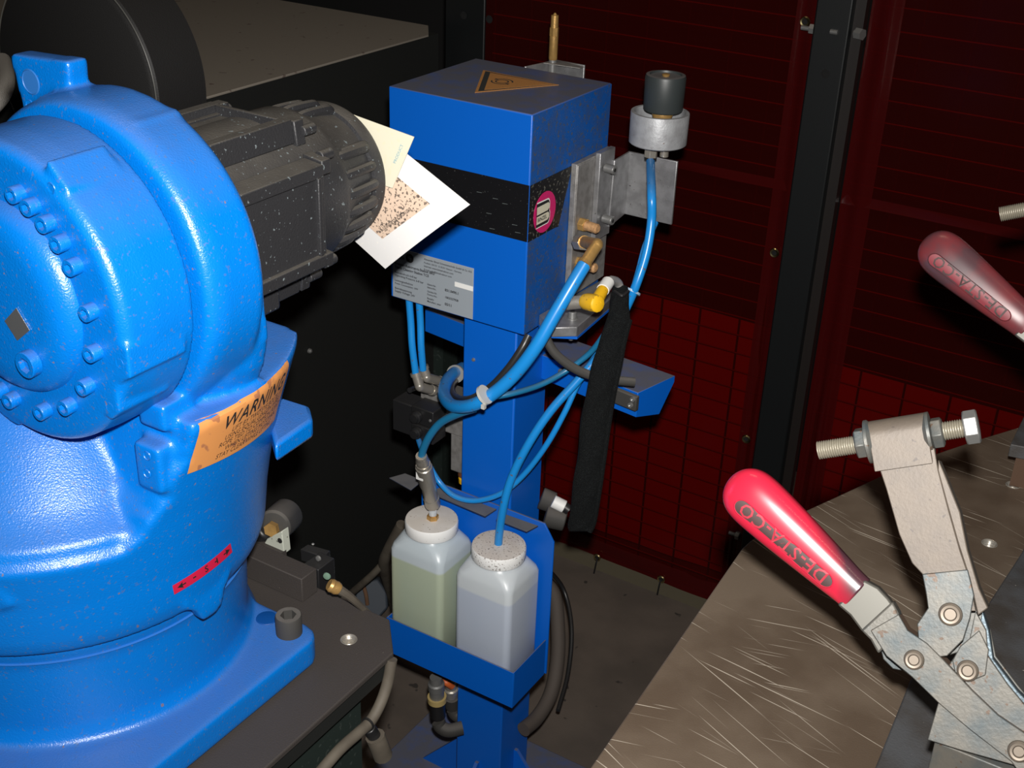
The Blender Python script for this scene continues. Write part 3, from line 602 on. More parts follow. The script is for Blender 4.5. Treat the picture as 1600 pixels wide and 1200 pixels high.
b_=MB(); b_.hexa(p+V((0,0,-.019)),p+V((0,0,-.026)),.006); b_.cyl(p+V((0,0,-.019)),p+V((0,0,-.032)),.0035,seg=12); b_.build('nut',STEEL,cs)
for px,py in [(920,246),]:
    p=at(px,py,x=BX1); MB().lathe(p,(1,0,0),[(0,.004),(.003,.004),(.004,.002)],12).build('screw',STEEL,cs)
# L bracket for the nozzle
XL=-.766; yb=1.559
lp=[(XL,1.515,1.128),(XL,1.559,1.130),(XL,1.559,1.038),(XL,1.530,1.034),(XL,1.512,1.032)]
MB().prism(lp,(-.003,0,0)).build('bracket_arm',ALU,cs,bevel=.0008)
MB().prism([(XL-.003,yb,1.130),(-.6925,yb,1.130),(-.6925,yb,1.038),(XL-.003,yb,1.038)],(0,.004,0)).build('nozzle_bracket',ALU,cs,bevel=.0008)
for px,py in [(1014,262),(1034,260),(1044,292),(1041,312),(1028,339),(1002,320),(992,284),(991,296),(1009,334),(1010,286),(1020,297),(1028,268)]:
    p=at(px,py,y=yb); MB().lathe(p,(0,-1,0),[(0,.0012),(.0004,.001),(.0006,0)],8).build('bright_fleck',STEEL,cs)
for (a,b) in [((946,262),(958,262)),((943,341),(956,344))]:
    p=at(*a,x=XL-.001); q=p+V((.016,-.002,0)); MB().cyl(p,q,.0062).build('cap_screw',STEEL,cs,bevel=.0008); MB().hexa(q-V((.001,0,0)),q+V((.0003,0,0)),.003).build('socket',DARK,cs)
# nozzle cup
nz=thing('nozzle_head','black rubber nozzle head standing in a round aluminium cup on the bracket','nozzle',(-.712,1.53,1.16))
N0=at(1027,228,y=1.53); k=N0.z-.002
MB().lathe((N0.x,1.53,k+.006),(0,0,1),[(0,.0),(0,.0375),(.0015,.039),(.042,.0395),(.043,.039),(.043,.0345),(.036,.034),(.012,.033),(.012,0)],48).build('aluminium_cup',mat('grey_cup',(.36,.37,.385),.5,.3,bump=.3,bscale=300,blot=((.24,.24,.25),60,.7),specks=[((.12,.05,.04),150,.73,3)]),nz)
N1=V((N0.x+.0035,1.53,k)); RUBN=mat('dark_grey_rubber',(.03,.036,.037),.45,specks=[((.3,.3,.28),260,.75,2)],dust=((.16,.15,.15),.7))
MB().lathe(N1+V((0,0,.052)),(0,0,1),[(0,.012),(0,.0255),(.002,.0265),(.044,.0272),(.047,.026),(.0475,.0215),(.045,.021),(.045,.0)],48).build('rubber_cap',RUBN,nz)
MB().lathe(N1+V((0,0,.040)),(0,0,1),[(0,.010),(.002,.013),(.006,.014),(.012,.013)],32).build('brass_neck',BRASS,nz)
MB().lathe(N1+V((0,0,.096)),(0,0,1),[(0,.004),(.0035,.0055),(.0045,.003),(.004,0)],16).build('brass_tip',BRASS,nz)
MB().hexa((N0.x-.007,1.527,k+.006),(N0.x-.007,1.527,k-.014),.0095).build('hex_fitting',NICKEL,nz,bevel=.0008)
MB().cyl((N0.x+.009,1.535,k+.006),(N0.x+.009,1.535,k-.012),.006).build('spacer',NICKEL,nz)
MB().cyl((N0.x-.007,1.527,k-.014),(N0.x-.007,1.527,k-.018),.0085).build('collar',BLK,nz)
HT=V((N0.x-.007,1.527,k-.018))
# rear bracket with brass tube
rbk=thing('brass_nozzle_holder','aluminium angle bracket with upright brass tube behind the blue box','bracket',(-.90,1.66,1.2))
yr=1.66; a=at(868,94,y=yr); b=at(913,102,y=yr)
MB().prism([(a.x,yr,a.z),(b.x,yr,b.z),(b.x,yr,a.z-.10),(a.x,yr,a.z-.10)],(0,.004,0)).build('front_leg',ALU,rbk,bevel=.0008)
c=at(822,104,z=a.z); MB().prism([(a.x,yr,a.z),(c.x,c.y,a.z),(c.x,c.y,a.z-.1),(a.x,yr,a.z-.1)],(-.003,-.001,0)).build('side_leg',ALU,rbk,bevel=.0008)
MB().prism([(a.x,yr,a.z),(b.x,yr,a.z-.003),(b.x,yr-.012,a.z-.003),(a.x-.003,yr-.03,a.z)],(0,0,.001)).build('top_edge',ALUD,rbk)
MB().prism([(c.x-.02,BY1+.0005,1.10),(c.x+.03,BY1+.0005,1.10),(a.x,1.66,1.10),(a.x-.02,1.66,1.10)],(0,0,.05)).build('mount_arm',ALUD,rbk)
t0=at(864,90,y=1.645); 
MB().lathe((t0.x,1.645,a.z-.03),(0,0,1),[(0,.006),(.034,.006)],20).build('pin',STEEL,rbk)
hz=at(866,22,y=1.645).z-a.z
MB().lathe((t0.x,1.645,a.z+.004),(0,0,1),[(0,.0058),(.002,.0065),(hz*.50,.0065),(hz*.52,.005),(hz*.54,.005)],20).build('brass_tube',BRASS,rbk)
MB().lathe((t0.x,1.645,a.z+.002+hz*.53),(0,0,1),[(0,.0068),(hz*.17,.0068)],6).build('hex_part',BRASS,rbk)
MB().lathe((t0.x,1.645,a.z+.002+hz*.70),(0,0,1),[(0,.0058),(hz*.25,.0055),(hz*.26,.003),(hz*.30,.0012),(hz*.3,0)],20).build('contact_tip',BRASS,rbk)
# ------------------------------------------------------------------ bottles
def bottle(xc,yc,liquid,label,mcap,mbody):
    t=thing('bottle',label,'bottle',(xc,yc,tz0+.003)); z0=tz0+.003; hw,hd=.0475,.043
    def sq(h,w,d,r,n=5):
        o=[]
        for a,sx,sy in [(0,1,1),(90,-1,1),(180,-1,-1),(270,1,-1)]:
            for k_ in range(n+1): q=math.radians(a+90*k_/n); o.append(V((xc+sx*(w-r)+r*math.cos(q),yc+sy*(d-r)+r*math.sin(q),h)))
        return o
    mb=MB(); mb.rings([sq(z0,hw*.93,hd*.93,.008),sq(z0+.004,hw,hd,.010),sq(z0+hb*.5,hw,hd,.010),sq(z0+hb-.004,hw,hd,.010),sq(z0+hb+.004,hw*.97,hd*.96,.014),sq(z0+hb+.018,.040,.036,.028),sq(z0+hb+.022,.034,.034,.0335),sq(z0+hb+.030,.034,.034,.0335)])
    mb.build('bottle_body',mbody,t,angle=60)
    if liquid: MB().rings([sq(z0+.0005,hw*.93-.001,hd*.93-.001,.008),sq(z0+.004,hw-.0006,hd-.0006,.0095),sq(z0+hb*.86,hw-.0006,hd-.0006,.0095)]).build('liquid_line',liquid,t) if False else None
    zc=z0+hb+.024
    mb=MB(); n=72; rr=[]
    for h,r,k in [(0,.0385,0),(.0015,.0392,1),(.017,.0392,1),(.019,.0385,0),(.0195,.036,0),(.0195,.0,0)]:
        rr.append([V((xc+(r+(.0005 if k and j%2 else 0))*math.cos(2*PI*j/n),yc+(r+(.0005 if k and j%2 else 0))*math.sin(2*PI*j/n),zc+h)) for j in range(n)])
    mb.rings(rr); mb.build('screw_cap',mcap,t,angle=50)
    return t,zc+.0195
def bottlemat(name,low,high,zl,bl=None):
    m=bpy.data.materials.new(name); m.use_nodes=True; N=m.node_tree.nodes; L=m.node_tree.links; b=N['Principled BSDF']
    g=N.new('ShaderNodeNewGeometry'); s=N.new('ShaderNodeSeparateXYZ'); L.new(g.outputs['Position'],s.inputs[0])
    r=N.new('ShaderNodeMapRange'); r.inputs[1].default_value=zl-.002; r.inputs[2].default_value=zl+.002; L.new(s.outputs[2],r.inputs[0])
    n=N.new('ShaderNodeTexNoise'); n.inputs['Scale'].default_value=9; mpp=N.new('ShaderNodeMapping'); mpp.inputs['Scale'].default_value=(1,1,.12); L.new(g.outputs['Position'],mpp.inputs[0]); L.new(mpp.outputs[0],n.inputs['Vector'])
    c=N.new('ShaderNodeMix'); c.data_type='RGBA'; L.new(n.outputs[0],c.inputs[0]); c.inputs[6].default_value=(*low,1); c.inputs[7].default_value=(*(bl or low),1)
    x=N.new('ShaderNodeMix'); x.data_type='RGBA'; L.new(r.outputs[0],x.inputs[0]); L.new(c.outputs[2],x.inputs[6]); x.inputs[7].default_value=(*high,1); L.new(x.outputs[2],b.inputs['Base Color'])
    b.inputs['Roughness'].default_value=.35; b.inputs['Subsurface Weight'].default_value=.5; b.inputs['Subsurface Radius'].default_value=(.02,.02,.02); b.inputs['Subsurface Scale'].default_value=.5
    return m
cap1=at(670,808,y=1.289); hb=cap1.z-.0435-(tz0+.003); print('cap1',cap1,'hb',hb, 'cap2',at(779,870,y=1.289))
x2=at(779,870,y=1.289).x; x1=-.911
# the two bottle bodies are milky polyethylene; the liquid shows through as a tint below its level
B1,zt1=bottle(x1,1.289,None,'white plastic bottle with yellowish liquid at the left of the blue tray',CAPW,bottlemat('milky_plastic_yellow',(.46,.46,.28),(.47,.53,.57),tz0+hb*.93,(.32,.42,.38)))
B2,zt2=bottle(x2,1.289,None,'white plastic bottle with clear liquid at the right of the blue tray',CAPW2,bottlemat('milky_plastic_clear',(.48,.52,.58),(.53,.57,.60),tz0+hb*.9,(.36,.42,.54)))
# ------------------------------------------------------------------ hoses and fittings
def hose(pts,r,m,label,name='air_hose',cat='hose',group=None,seg=12,extra=None):
    P=[V(p[0]) if isinstance(p[0],(tuple,Vector)) else at(p[0],p[1],d=p[2]) for p in pts]
    return solo(MB().tube(P,r,seg),name,m,label,cat,group)
hose([(639,465,1.795),(642,505,1.81),(644,540,1.82),(650,588,1.84)],.0052,HOSE,'left one of two short blue hoses under the box')
hose([(655,470,1.795),(657,505,1.81),(658,540,1.82),(661,578,1.84)],.0052,HOSE,'right one of two short blue hoses under the box')
# valve block left of the column
vb=thing('valve_block','black solenoid valve block with nickel elbow fittings left of the column','valve',at(665,640,d=1.78))
def bx(pts,dv,name,m,par,bev=.0015):
    return MB().prism(pts,dv).build(name,m,par,bevel=bev)
zv=at(613,624,y=1.345).z
c0=at(613,617,z=zv); c1=at(640,600,z=zv); 
def rect(px,py,w,dp,z): p=at(px,py,z=z); return [(p.x,p.y,z),(p.x+w,p.y,z),(p.x+w,p.y+dp,z),(p.x,p.y+dp,z)]
bx(rect(613,624,.040,.034,zv),(0,0,-.052),'solenoid_coil',BLK,vb)
p=at(613,624,z=zv); X0,Y0=p.x,p.y
MB().box((X0+.038,Y0-.004,zv-.024),(X0+.078,Y0+.03,zv+.003)).build('pilot_valve',BLK,vb,bevel=.0015)
MB().box((X0+.038,Y0-.004,zv-.052),(X0+.078,Y0+.03,zv-.027)).build('pilot_valve',BLK,vb,bevel=.0015)
for dz in (-.011,-.038):
    q=V((X0+.050,Y0-.005,zv+dz)); MB().lathe(q,(0,-1,0),[(0,.0095),(.006,.0095),(.007,.0075),(.0105,.007),(.011,.0)],12).build('manual_override',BLK,vb)
    for sx in (.073,): MB().lathe(V((X0+sx,Y0-.0045,zv+dz)),(0,-1,0),[(0,.0025),(.001,.002),(.0012,0)],10).build('screw',STEEL,vb)
MB().box((X0+.03,Y0+.03,zv-.045),(X0+.125,Y0+.075,zv+.012)).build('valve_body',ALUD,vb,bevel=.002)
MB().box((X0+.045,Y0+.034,zv+.012),(X0+.1,Y0+.07,zv+.016)).build('cover',RUBBER,vb,bevel=.001)
MB().box((X0+.085,Y0+.032,zv-.11),(X0+.125,Y0+.06,zv-.045)).build('regulator_body',ALUD,vb,bevel=.002)
q=at(715,662,y=Y0+.0315); MB().box((q.x-.006,q.y-.0008,q.z-.014),(q.x+.008,q.y,q.z+.014)).build('paper_label',WHITE,vb,smooth=False)
mb=MB(); put_text(mb,'FESTO',.005,lambda x,y:V((q.x-.004+y+.004,q.y-.0012,q.z-.011+x)),bold=.03); mb.build('lettering',INK,vb,smooth=False)
q=V((X0+.105,Y0+.045,zv-.11)); MB().lathe(q,(0,0,-1),[(0,.012),(.008,.012),(.009,.008)],20).build('copper_ring',mat('copper',(.25,.1,.05),.5,.5),vb)
MB().lathe(q-V((0,0,.009)),(0,0,-1),[(0,.008),(.004,.011),(.012,.0105),(.014,.008),(.014,0)],24).build('yellow_knob',YEL,vb)
def elbow(p0,p1,p2,r,par,name='elbow_fitting',m=NICKEL,ends=True):
    mb=MB(); mb.tube([p0,p0.lerp(p1,.8),p1,p1.lerp(p2,.2),p2],r,16); 
    if ends: mb.cyl(p0+(p0-p1).normalized()*.002,p0+(p1-p0).normalized()*.003,r*1.18); mb.cyl(p2+(p2-p1).normalized()*.002,p2+(p1-p2).normalized()*.004,r*1.1)
    return mb.build(name,m,par)
elbow(at(650,584,d=1.84),at(656,604,d=1.845),at(676,610,d=1.87),.0072,vb)
elbow(at(661,574,d=1.845),at(667,590,d=1.85),at(689,596,d=1.88),.0072,vb)
MB().cyl(at(640,610,d=1.87),at(657,602,d=1.90),.004).build('cable_gland',BLK,vb)
# big blue hose + black cable loops
elb=thing('brass_elbow_fitting','brass elbow fitting screwed into the side plate','fitting',at(918,400,d=1.60))
elbow(at(913,413,d=1.585),at(933,382,d=1.60),at(912,378,d=1.66),.0078,elb,'elbow_fitting',BRASS)
MB().hexa(at(903,379,d=1.675),at(913,380,d=1.66),.0105).build('hex_nut',NICKEL,elb,bevel=.0006)
hose([(914,412,1.585),(893,447,1.585),(866,493,1.59),(838,541,1.60),(806,583,1.62),(772,614,1.64),(738,633,1.66),(708,634,1.70),(694,618,1.75),(697,598,1.80),(708,584,1.84),(722,575,1.88)],.0088,HOSE,'thick blue air hose sweeping from brass elbow across the column front',seg=16)
hose([(826,524,1.66),(815,545,1.66),(793,577,1.67),(764,607,1.69),(733,624,1.71),(711,620,1.77),(706,604,1.82),(718,588,1.88)],.0052,mat('black_cable_sheath',(.02,.02,.02),.35,dust=((.07,.06,.05),.7)),'thin black cable running beside the thick blue hose','cable','cable')
MB()
tie=MB(); p=at(757,616,d=1.635); ax=(at(772,614,d=1.64)-at(738,633,d=1.66)).normalized(); tie.lathe(p-V((0,0,.001)),ax,[(-.002,.0125),(-.002,.0135),(.002,.0135),(.002,.0125)],20); tie.box(tuple(p+V((.004,-.014,-.014))),tuple(p+V((.009,-.009,-.008)))) 
solo(tie,'cable_tie',mat('white_tie',(.5,.5,.48),.4),'white cable tie binding blue hose and black cable on the column','tie')
p=at(712,584,d=1.85); tie=MB().lathe(p,(at(708,584,d=1.84)-at(722,575,d=1.88)).normalized(),[(-.002,.0125),(-.002,.0135),(.002,.0135),(.002,.0125)],20)
solo(tie,'cable_tie',mat('grey_tie',(.2,.2,.19),.4),'grey cable tie left of the column at the hose bend','tie')
hose([(758,622,1.665),(800,615,1.67),(845,601,1.69),(885,579,1.70),(920,553,1.69),(942,526,1.67),(958,497,1.665)],.0040,HOSED,'thin teal hose running right from the white tie','air_hose')
hose([(742,638,1.69),(712,648,1.71),(688,661,1.73),(672,680,1.745),(662,700,1.76),(658,716,1.77)],.0055,HOSED,'short dark teal hose bending down into the metal coupler')
hose([(HT,),(1018,300,1.655),(1018,345,1.66),(1010,395,1.665),(994,445,1.67),(975,488,1.69),(948,540,1.71),(905,592,1.72),(862,640,1.73),(828,690,1.745),(800,745,1.77),(786,795,1.79),(779,845,1.82),(779,874,1.85)],.0060,HOSE,'long blue hose from the nozzle cup down into the right bottle',seg=14)
hose([(1024,348,1.72),(1008,385,1.70),(996,430,1.69),(980,478,1.70),(955,525,1.72),(928,560,1.73),(903,600,1.74),(882,645,1.75),(854,695,1.77),(820,740,1.80),(785,770,1.82),(745,782,1.84),(712,776,1.85),(688,755,1.86),(668,722,1.86),(655,690,1.90),(648,662,1.94),(646,652,1.96)],.0042,HOSE,'thin blue hose looping in front of the column behind the bottle caps')
tie=MB().lathe(at(987,455,d=1.68),(at(994,440,d=1.68)-at(980,470,d=1.68)).normalized(),[(-.0015,.0115),(-.0015,.0125),(.0015,.0125),(.0015,.0115)],20); solo(tie,'cable_tie',mat('blue_grey_tie',(.3,.42,.55),.4),'pale cable tie round the two blue hoses beside the black sleeve','tie')
hose([(852,527,1.645),(868,553,1.65),(900,577,1.66),(940,591,1.67),(991,597,1.68)],.0062,RUBBER,'black rubber cable bending right over the black sleeve','cable','cable')
# coupler over the left cap
cp=thing('hose_coupler','nickel hose coupler standing on the left bottle cap','coupler',(x1,1.289,zt1))
a=at(658,712,d=1.765); b=V((x1+.002,1.289,zt1+.024)); L_=(b-a).length; ax=(b-a)
MB().lathe(a,ax,[(0,.008),(.004,.009),(.006,.0085),(.008,.0085),(.012,.010),(.016,.0095),(.02,.0095)],16).build('upper_nut',NICKEL,cp)
MB().lathe(a+ax.normalized()*.02,ax,[(0,.0105),(.006,.0108),(.007,.0122),(L_*.42,.0122),(L_*.43,.0108),(L_*.68,.0108),(L_*.69,.0118),(L_*.83,.0118),(L_*.84,.007),(L_-.021,.0065)],12).build('coupler_body',NICKEL,cp)
MB().lathe(V((x1+.002,1.289,zt1)),(0,0,1),[(0,.009),(.006,.009),(.006,.007),(.007,.007)],6).build('base_nut',BRASS,cp)
MB().lathe(V((x1+.002,1.289,zt1+.006)),(0,0,1),[(0,.006),(.022,.006),(.024,.004)],16).build('clear_tube',mat('clear_tube',(.7,.75,.8),.15,trans=.4),cp)
MB().lathe(V((x1+.002,1.289,zt1+.026)),(0,0,1),[(0,.0045),(.012,.0045)],12).build('blue_tube',HOSE,cp)
p=at(655,742,d=1.79); MB().box(tuple(p+V((-.006,.0,-.009))),tuple(p+V((.006,.002,.009)))).build('white_tag',WHITE,cp,bevel=.0005)
# brass silencers and yellow connector
for i,(a,b) in enumerate([((905,349),(937,356)),((902,410),(932,415))]):
    t=thing('brass_silencer','%s sintered brass silencer screwed into the aluminium side plate'%('upper','lower')[i],'fitting',at(*a,x=XP))
    p=at(*a,x=XP-.003); q=p+V((.030,-.004,0)); ax=(q-p).normalized()
    MB().hexa(p,p+ax*.012,.0095).build('hex_base',BRASS,t,bevel=.0006); MB().lathe(p+ax*.011,ax,[(0,.0068),(.019,.0068),(.021,.005)],20).build('sintered_body',mat('sintered_bronze',(.65,.38,.18),.7,.4,bump=1,bscale=1200,blot=((.3,.16,.07),200,.7)),t)
yc_=thing('sensor_connector','yellow angled connector plugged in above the alu bracket','connector',at(920,475,d=1.58))
a=at(886,474,d=1.63); b=at(915,471,d=1.585); MB().thread(a,b,.0085,.003).build('threaded_collar',NICKEL,yc_)
c=at(930,474,d=1.57)
MB().lathe(b,(c-b),[(-.002,.0095),(.003,.011),(.016,.0115),((c-b).length+.005,.0110),((c-b).length+.007,.008)],12).build('yellow_body',YEL,yc_,bevel=.0006)
e_=at(942,453,d=1.59); MB().cyl(c,e_,.0085,.0075,14).build('yellow_neck',YEL,yc_,bevel=.0006)
f_=at(950,441,d=1.605); MB().cyl(e_,f_,.0082,.0082).build('white_sleeve',WHITE,yc_)
MB().tube([f_,at(956,438,d=1.62),at(965,442,d=1.64),at(970,456,d=1.65)],.006,12).build('grey_cable',mat('pale_grey_cable',(.3,.29,.28),.5),yc_)
# black textile sleeve
BR=mat('black_textile',(.004,.0045,.005),.8,spec=.15,bump=1,bscale=1100,bdist=.002,specks=[((.02,.024,.024),1300,.58,2)])
SP=[(969,448,1.645,.010),(968,470,1.64,.0125),(966,500,1.635,.0150),(955,535,1.63,.0165),(947,570,1.635,.0180),(937,615,1.645,.0185),(929,665,1.66,.0185),(922,720,1.675,.018),(915,770,1.69,.018),(908,815,1.71,.0175),(905,830,1.715,.014)]
P=[at(a,b,d=c) for a,b,c,r in SP]; PS=spline(P,5); mb=MB(); rr=[]
for i,p in enumerate(PS):
    f=i/(len(PS)-1)*(len(SP)-1); k=min(int(f),len(SP)-2); r=SP[k][3]+(SP[k+1][3]-SP[k][3])*(f-k)
    rr.append([p+XA*(r*math.cos(2*PI*j/28)*(1+.05*math.sin(i*.7)))+(FA-UA*.2).normalized()*(r*.62*math.sin(2*PI*j/28)+.0012*math.sin(i*1.1+j)) for j in range(28)])
mb.rings(rr); sl=thing('textile_sleeve','black woven hose sleeve hanging at the right of the station','sleeve',P[-1])
mb.build('sleeve_body',BR,sl)
mb=MB(); Q=[p+XA*(SP[min(i//1,len(SP)-1)][3]*.95)-FA*.004 for i,p in enumerate(P)][2:]; mb.tube(Q,.004,8); mb.build('seam_flap',BR,sl)
MB().tube([at(960,455,d=1.638),at(972,462,d=1.63),at(982,455,d=1.64)],.0022,8).build('binding',BLK,sl)
# black block under the cable end, bolt on the arm
t=thing('rubber_clamp','dusty black clamp block on the front of the blue cross arm','clamp',at(980,620,d=1.7))
dd=d; q=at(962,602,z=z+.001); nn=V((dd.y,-dd.x,0))
MB().prism([q+nn*.002,q+nn*.002+dd*.042,q+nn*.002+dd*.042-V((0,0,.022)),q+nn*.002-V((0,0,.022))],nn*.008).build('block',RUBBER,t,bevel=.0015)
w_=q+nn*.010+dd*.034-V((0,0,.014)); MB().lathe(w_,nn,[(0,.004),(.003,.0035),(.003,.002),(.001,0)],12).build('screw',STEEL,t)
w_=q+nn*.010+dd*.037-V((0,0,.004)); MB().lathe(w_,nn,[(0,.004),(.003,.0035),(.003,.002),(.001,0)],12).build('screw',STEEL,t)
p=at(881,580,y=1.405); MB().lathe(p,nn,[(-.004,.006),(.006,.006),(.007,.004)],12).build('screw',STEEL,cs)
# fittings right behind the tray
fb=thing('hose_fitting','grey hose ends with a white marked clip beside the column','fitting',at(870,800,d=1.95))
MB().cyl(at(845,778,d=1.93),at(866,786,d=1.93),.017,.016).build('upper_hose_end',RUBBER,fb,bevel=.002)
MB().cyl(at(852,805,d=1.92),at(883,814,d=1.92),.018,.016).build('lower_hose_end',RUBBER,fb,bevel=.002)
a=at(864,783,d=1.905); b=at(882,792,d=1.905); MB().cyl(a,b,.010,.010,14).build('white_clip',WHITE,fb,bevel=.001)
MB().cyl(b,at(889,797,d=1.905),.008).build('black_plug',BLK,fb)
# fittings hanging below the tray
def hang(px,py0,py1,d_,label,m1,col):
    t=thing('hose_connector',label,'connector',at(px,py1,d=d_)); a=at(px,py0,d=d_); b=at(px+4,py1,d=d_+.05)
    ax=(b-a); L=ax.length
    MB().lathe(a,ax,[(0,.010),(L*.12,.0105),(L*.14,.0135),(L*.26,.0135),(L*.28,.012),(L*.42,.012)],16).build('metal_end',STEEL if col else NICKEL,t)
    if col: MB().lathe(a+ax*.42,ax,[(0,.0155),(L*.1,.0155)],20).build('yellow_ring',mat('tan_ring',(.4,.3,.12),.5),t)
    MB().lathe(a+ax*.5,ax,[(0,.0125),(L*.36,.0125),(L*.38,.010)],18).build('black_grip',m1,t)
    MB().tube([b,b+V((.005,0,-.008)),b+V((.018,.004,-.012)),b+V((.034,.02,-.010))],.0115,12).build('hose_end',RUBBER,t)
hang(681,1058,1128,2.02,'hose connector with tan ring hanging under the blue tray',BLK,True)
hang(704,1068,1108,2.08,'dark hose connector beside the column under the tray',RUBBER,False)
hose([(686,1062,2.06),(697,1066,2.05),(706,1072,2.06)],.006,mat('orange_hose',(.5,.1,.02),.5),'short orange hose under the tray','hose','hose')
# large dusty hose behind the column
hose([(845,905,2.2),(866,930,2.2),(872,990,2.19),(870,1040,2.18),(860,1085,2.16),(840,1120,2.13),(818,1140,2.1)],.0125,mat('floor_hose',(.06,.048,.04),.8,dust=((.075,.06,.05),.8)),'thick dusty hose lying on the floor behind the column','floor_hose','hose',seg=16)
hose([(848,880,2.3),(880,920,2.35),(893,980,2.32),(888,1050,2.28),(872,1110,2.22)],.004,BLK,'thin black cable curving over the floor behind the station','floor_cable','cable')
# ------------------------------------------------------------------ small gear on the back edge of the robot plate
gb=thing('guard_bar','dusty square steel bar lying along the back edge of the base plate','bar',(-.86,.85,ZP))
MB().box((-1.02,.837,ZP+.0003),(-.762,.862,ZP+.031)).build('bar',PLATE,gb,bevel=.001)
ro=thing('buffer_roller','dusty black rubber roller on a white bracket behind the robot base','roller',(-.86,.93,.78))
a=at(427,824,y=.905); b=at(449,803,y=.945)
MB().lathe(a,b-a,[(0,.012),(.001,.0175),(.004,.0200),((b-a).length-.004,.0205),((b-a).length,.018)],32).build('rubber_tyre',RUBBER,ro)
MB().lathe(a,b-a,[(-.009,.004),(-.009,.0085),(-.001,.0085),(-.001,.004)],6).build('brass_hub',BRASS,ro)
q=[at(px,py,y=.896) for px,py in [(404,864),(417,842),(440,830),(444,866),(424,868)]]; MB().prism(q,(0,.012,0)).build('white_bracket',mat('cream_bracket',(.42,.44,.38),.5,specks=[((.1,.1,.08),200,.66,1)]),ro,bevel=.001)
c=at(437,845,y=.8955); MB().lathe(c,(0,-1,0),[(-.001,.0035),(.0003,.0032),(.0004,0)],12).build('hole',DARK,ro)
a=at(396,842,y=.905); b=at(418,826,y=.905); MB().cyl(a,b,.014,.012).build('black_boot',BLK,ro,bevel=.003)
MB().box((q[0].x,.868,.70),(q[3].x,.90,q[3].z+.004)).build('mount',PLATE,ro)
ls=thing('limit_switch','black limit switch with brass cable gland behind the plate corner','switch',(-.78,.90,.8))
z=at(495,862,y=.90).z; p=at(472,860,z=z)
MB().prism([at(469,858,z=z),at(481,850,z=z),at(516,860,z=z),at(505,870,z=z)],(0,0,-.016)).build('switch_head',BLK,ls,bevel=.001)
c=at(489,850,z=z+.001); MB().lathe(c,(0,0,1),[(0,.002),(.001,.001),(.001,0)],8).build('screw',STEEL,ls)
c=at(498,872,y=.885); MB().lathe(c,(0,-1,0),[(0,.0035),(.002,.003),(.0025,0)],12).build('screw',STEEL,ls)
a=at(500,884,y=.89); MB().box((a.x-.008,.872,a.z-.030),(a.x+.013,.90,a.z+.010)).build('switch_body',BLK,ls,bevel=.001)
c=at(511,900,y=.8715); MB().lathe(c,(.3,-1,0),[(0,.0045),(.0015,.004),(.002,.0025),(.002,0)],14).build('green_screw',mat('green_screw',(.25,.4,.3),.3,.5),ls)
a=at(514,913,d=1.33); b=at(530,921,d=1.335); MB().lathe(a,b-a,[(0,.006),(.003,.0075),(.006,.007),((b-a).length*.7,.0075),((b-a).length,.006)],14).build('brass_gland',BRASS,ls)
MB().tube([b,at(545,931,d=1.345),at(560,944,d=1.36),at(578,960,d=1.39)],[.0052,.0034],10).build('switch_cable',CABLE,ls)
# cables and box between plate and station
hose([(628,820,2.3),(608,858,2.35),(600,880,2.4),(605,905,2.5),(614,935,2.6),(622,975,2.62)],.011,CABLE,'dusty brown cable bundle bending down left of the bottles','cable_bundle','cable')
hose([(606,872,2.4),(585,895,2.42),(565,913,2.45),(545,930,2.5)],.007,CABLE,'thin dusty brown cable lying beside the cable bundle','cable','cable')
jb=thing('junction_box','small blue-grey rounded box on the floor behind the plate corner','box',at(580,935,d=2.6))
mb=MB(); mb.prism([at(px,py,d=2.58) for px,py in [(553,940),(556,922),(570,908),(590,905),(604,925),(606,950),(590,968),(575,965)]],FA*.05-V((0,0,.0))); mb.build('box_body',mat('slate_blue',(.035,.045,.06),.6),jb,bevel=.004)
MB().tube([at(568,915,d=2.575),at(572,930,d=2.57),at(574,945,d=2.575)],.004,8).build('rusty_strap',mat('rusty_strap',(.12,.06,.03),.8),jb)
hose([(tuple(at(a,b,x=-.630)),) for a,b in [(612,1030),(606,1065),(594,1100),(578,1128),(560,1145),(530,1172),(497,1210)]],.0060,CABLE,'grey dusty cable hanging down under the plate corner','hanging_cable','cable',seg=14)
solo(MB().lathe(at(575,1131,x=-.630),(at(560,1145,x=-.630)-at(578,1128,x=-.630)).normalized(),[(-.001,.0063),(-.001,.0072),(.001,.0072),(.001,.0063)],20),'cable_tie',BLK,'black cable tie around the grey cable under the plate','tie')
cn=thing('cable_connector','dark dusty cable connector hanging at the pedestal side','connector',at(590,1160,d=1.6))
MB().cyl(at(576,1137,x=-.634),at(588,1155,x=-.63),.007).build('black_plug',BLK,cn,bevel=.001)
MB().tube([at(586,1150,x=-.630),at(591,1162,x=-.628),at(598,1180,x=-.628)],.0105,12).build('dusty_sleeve',CABLE,cn)
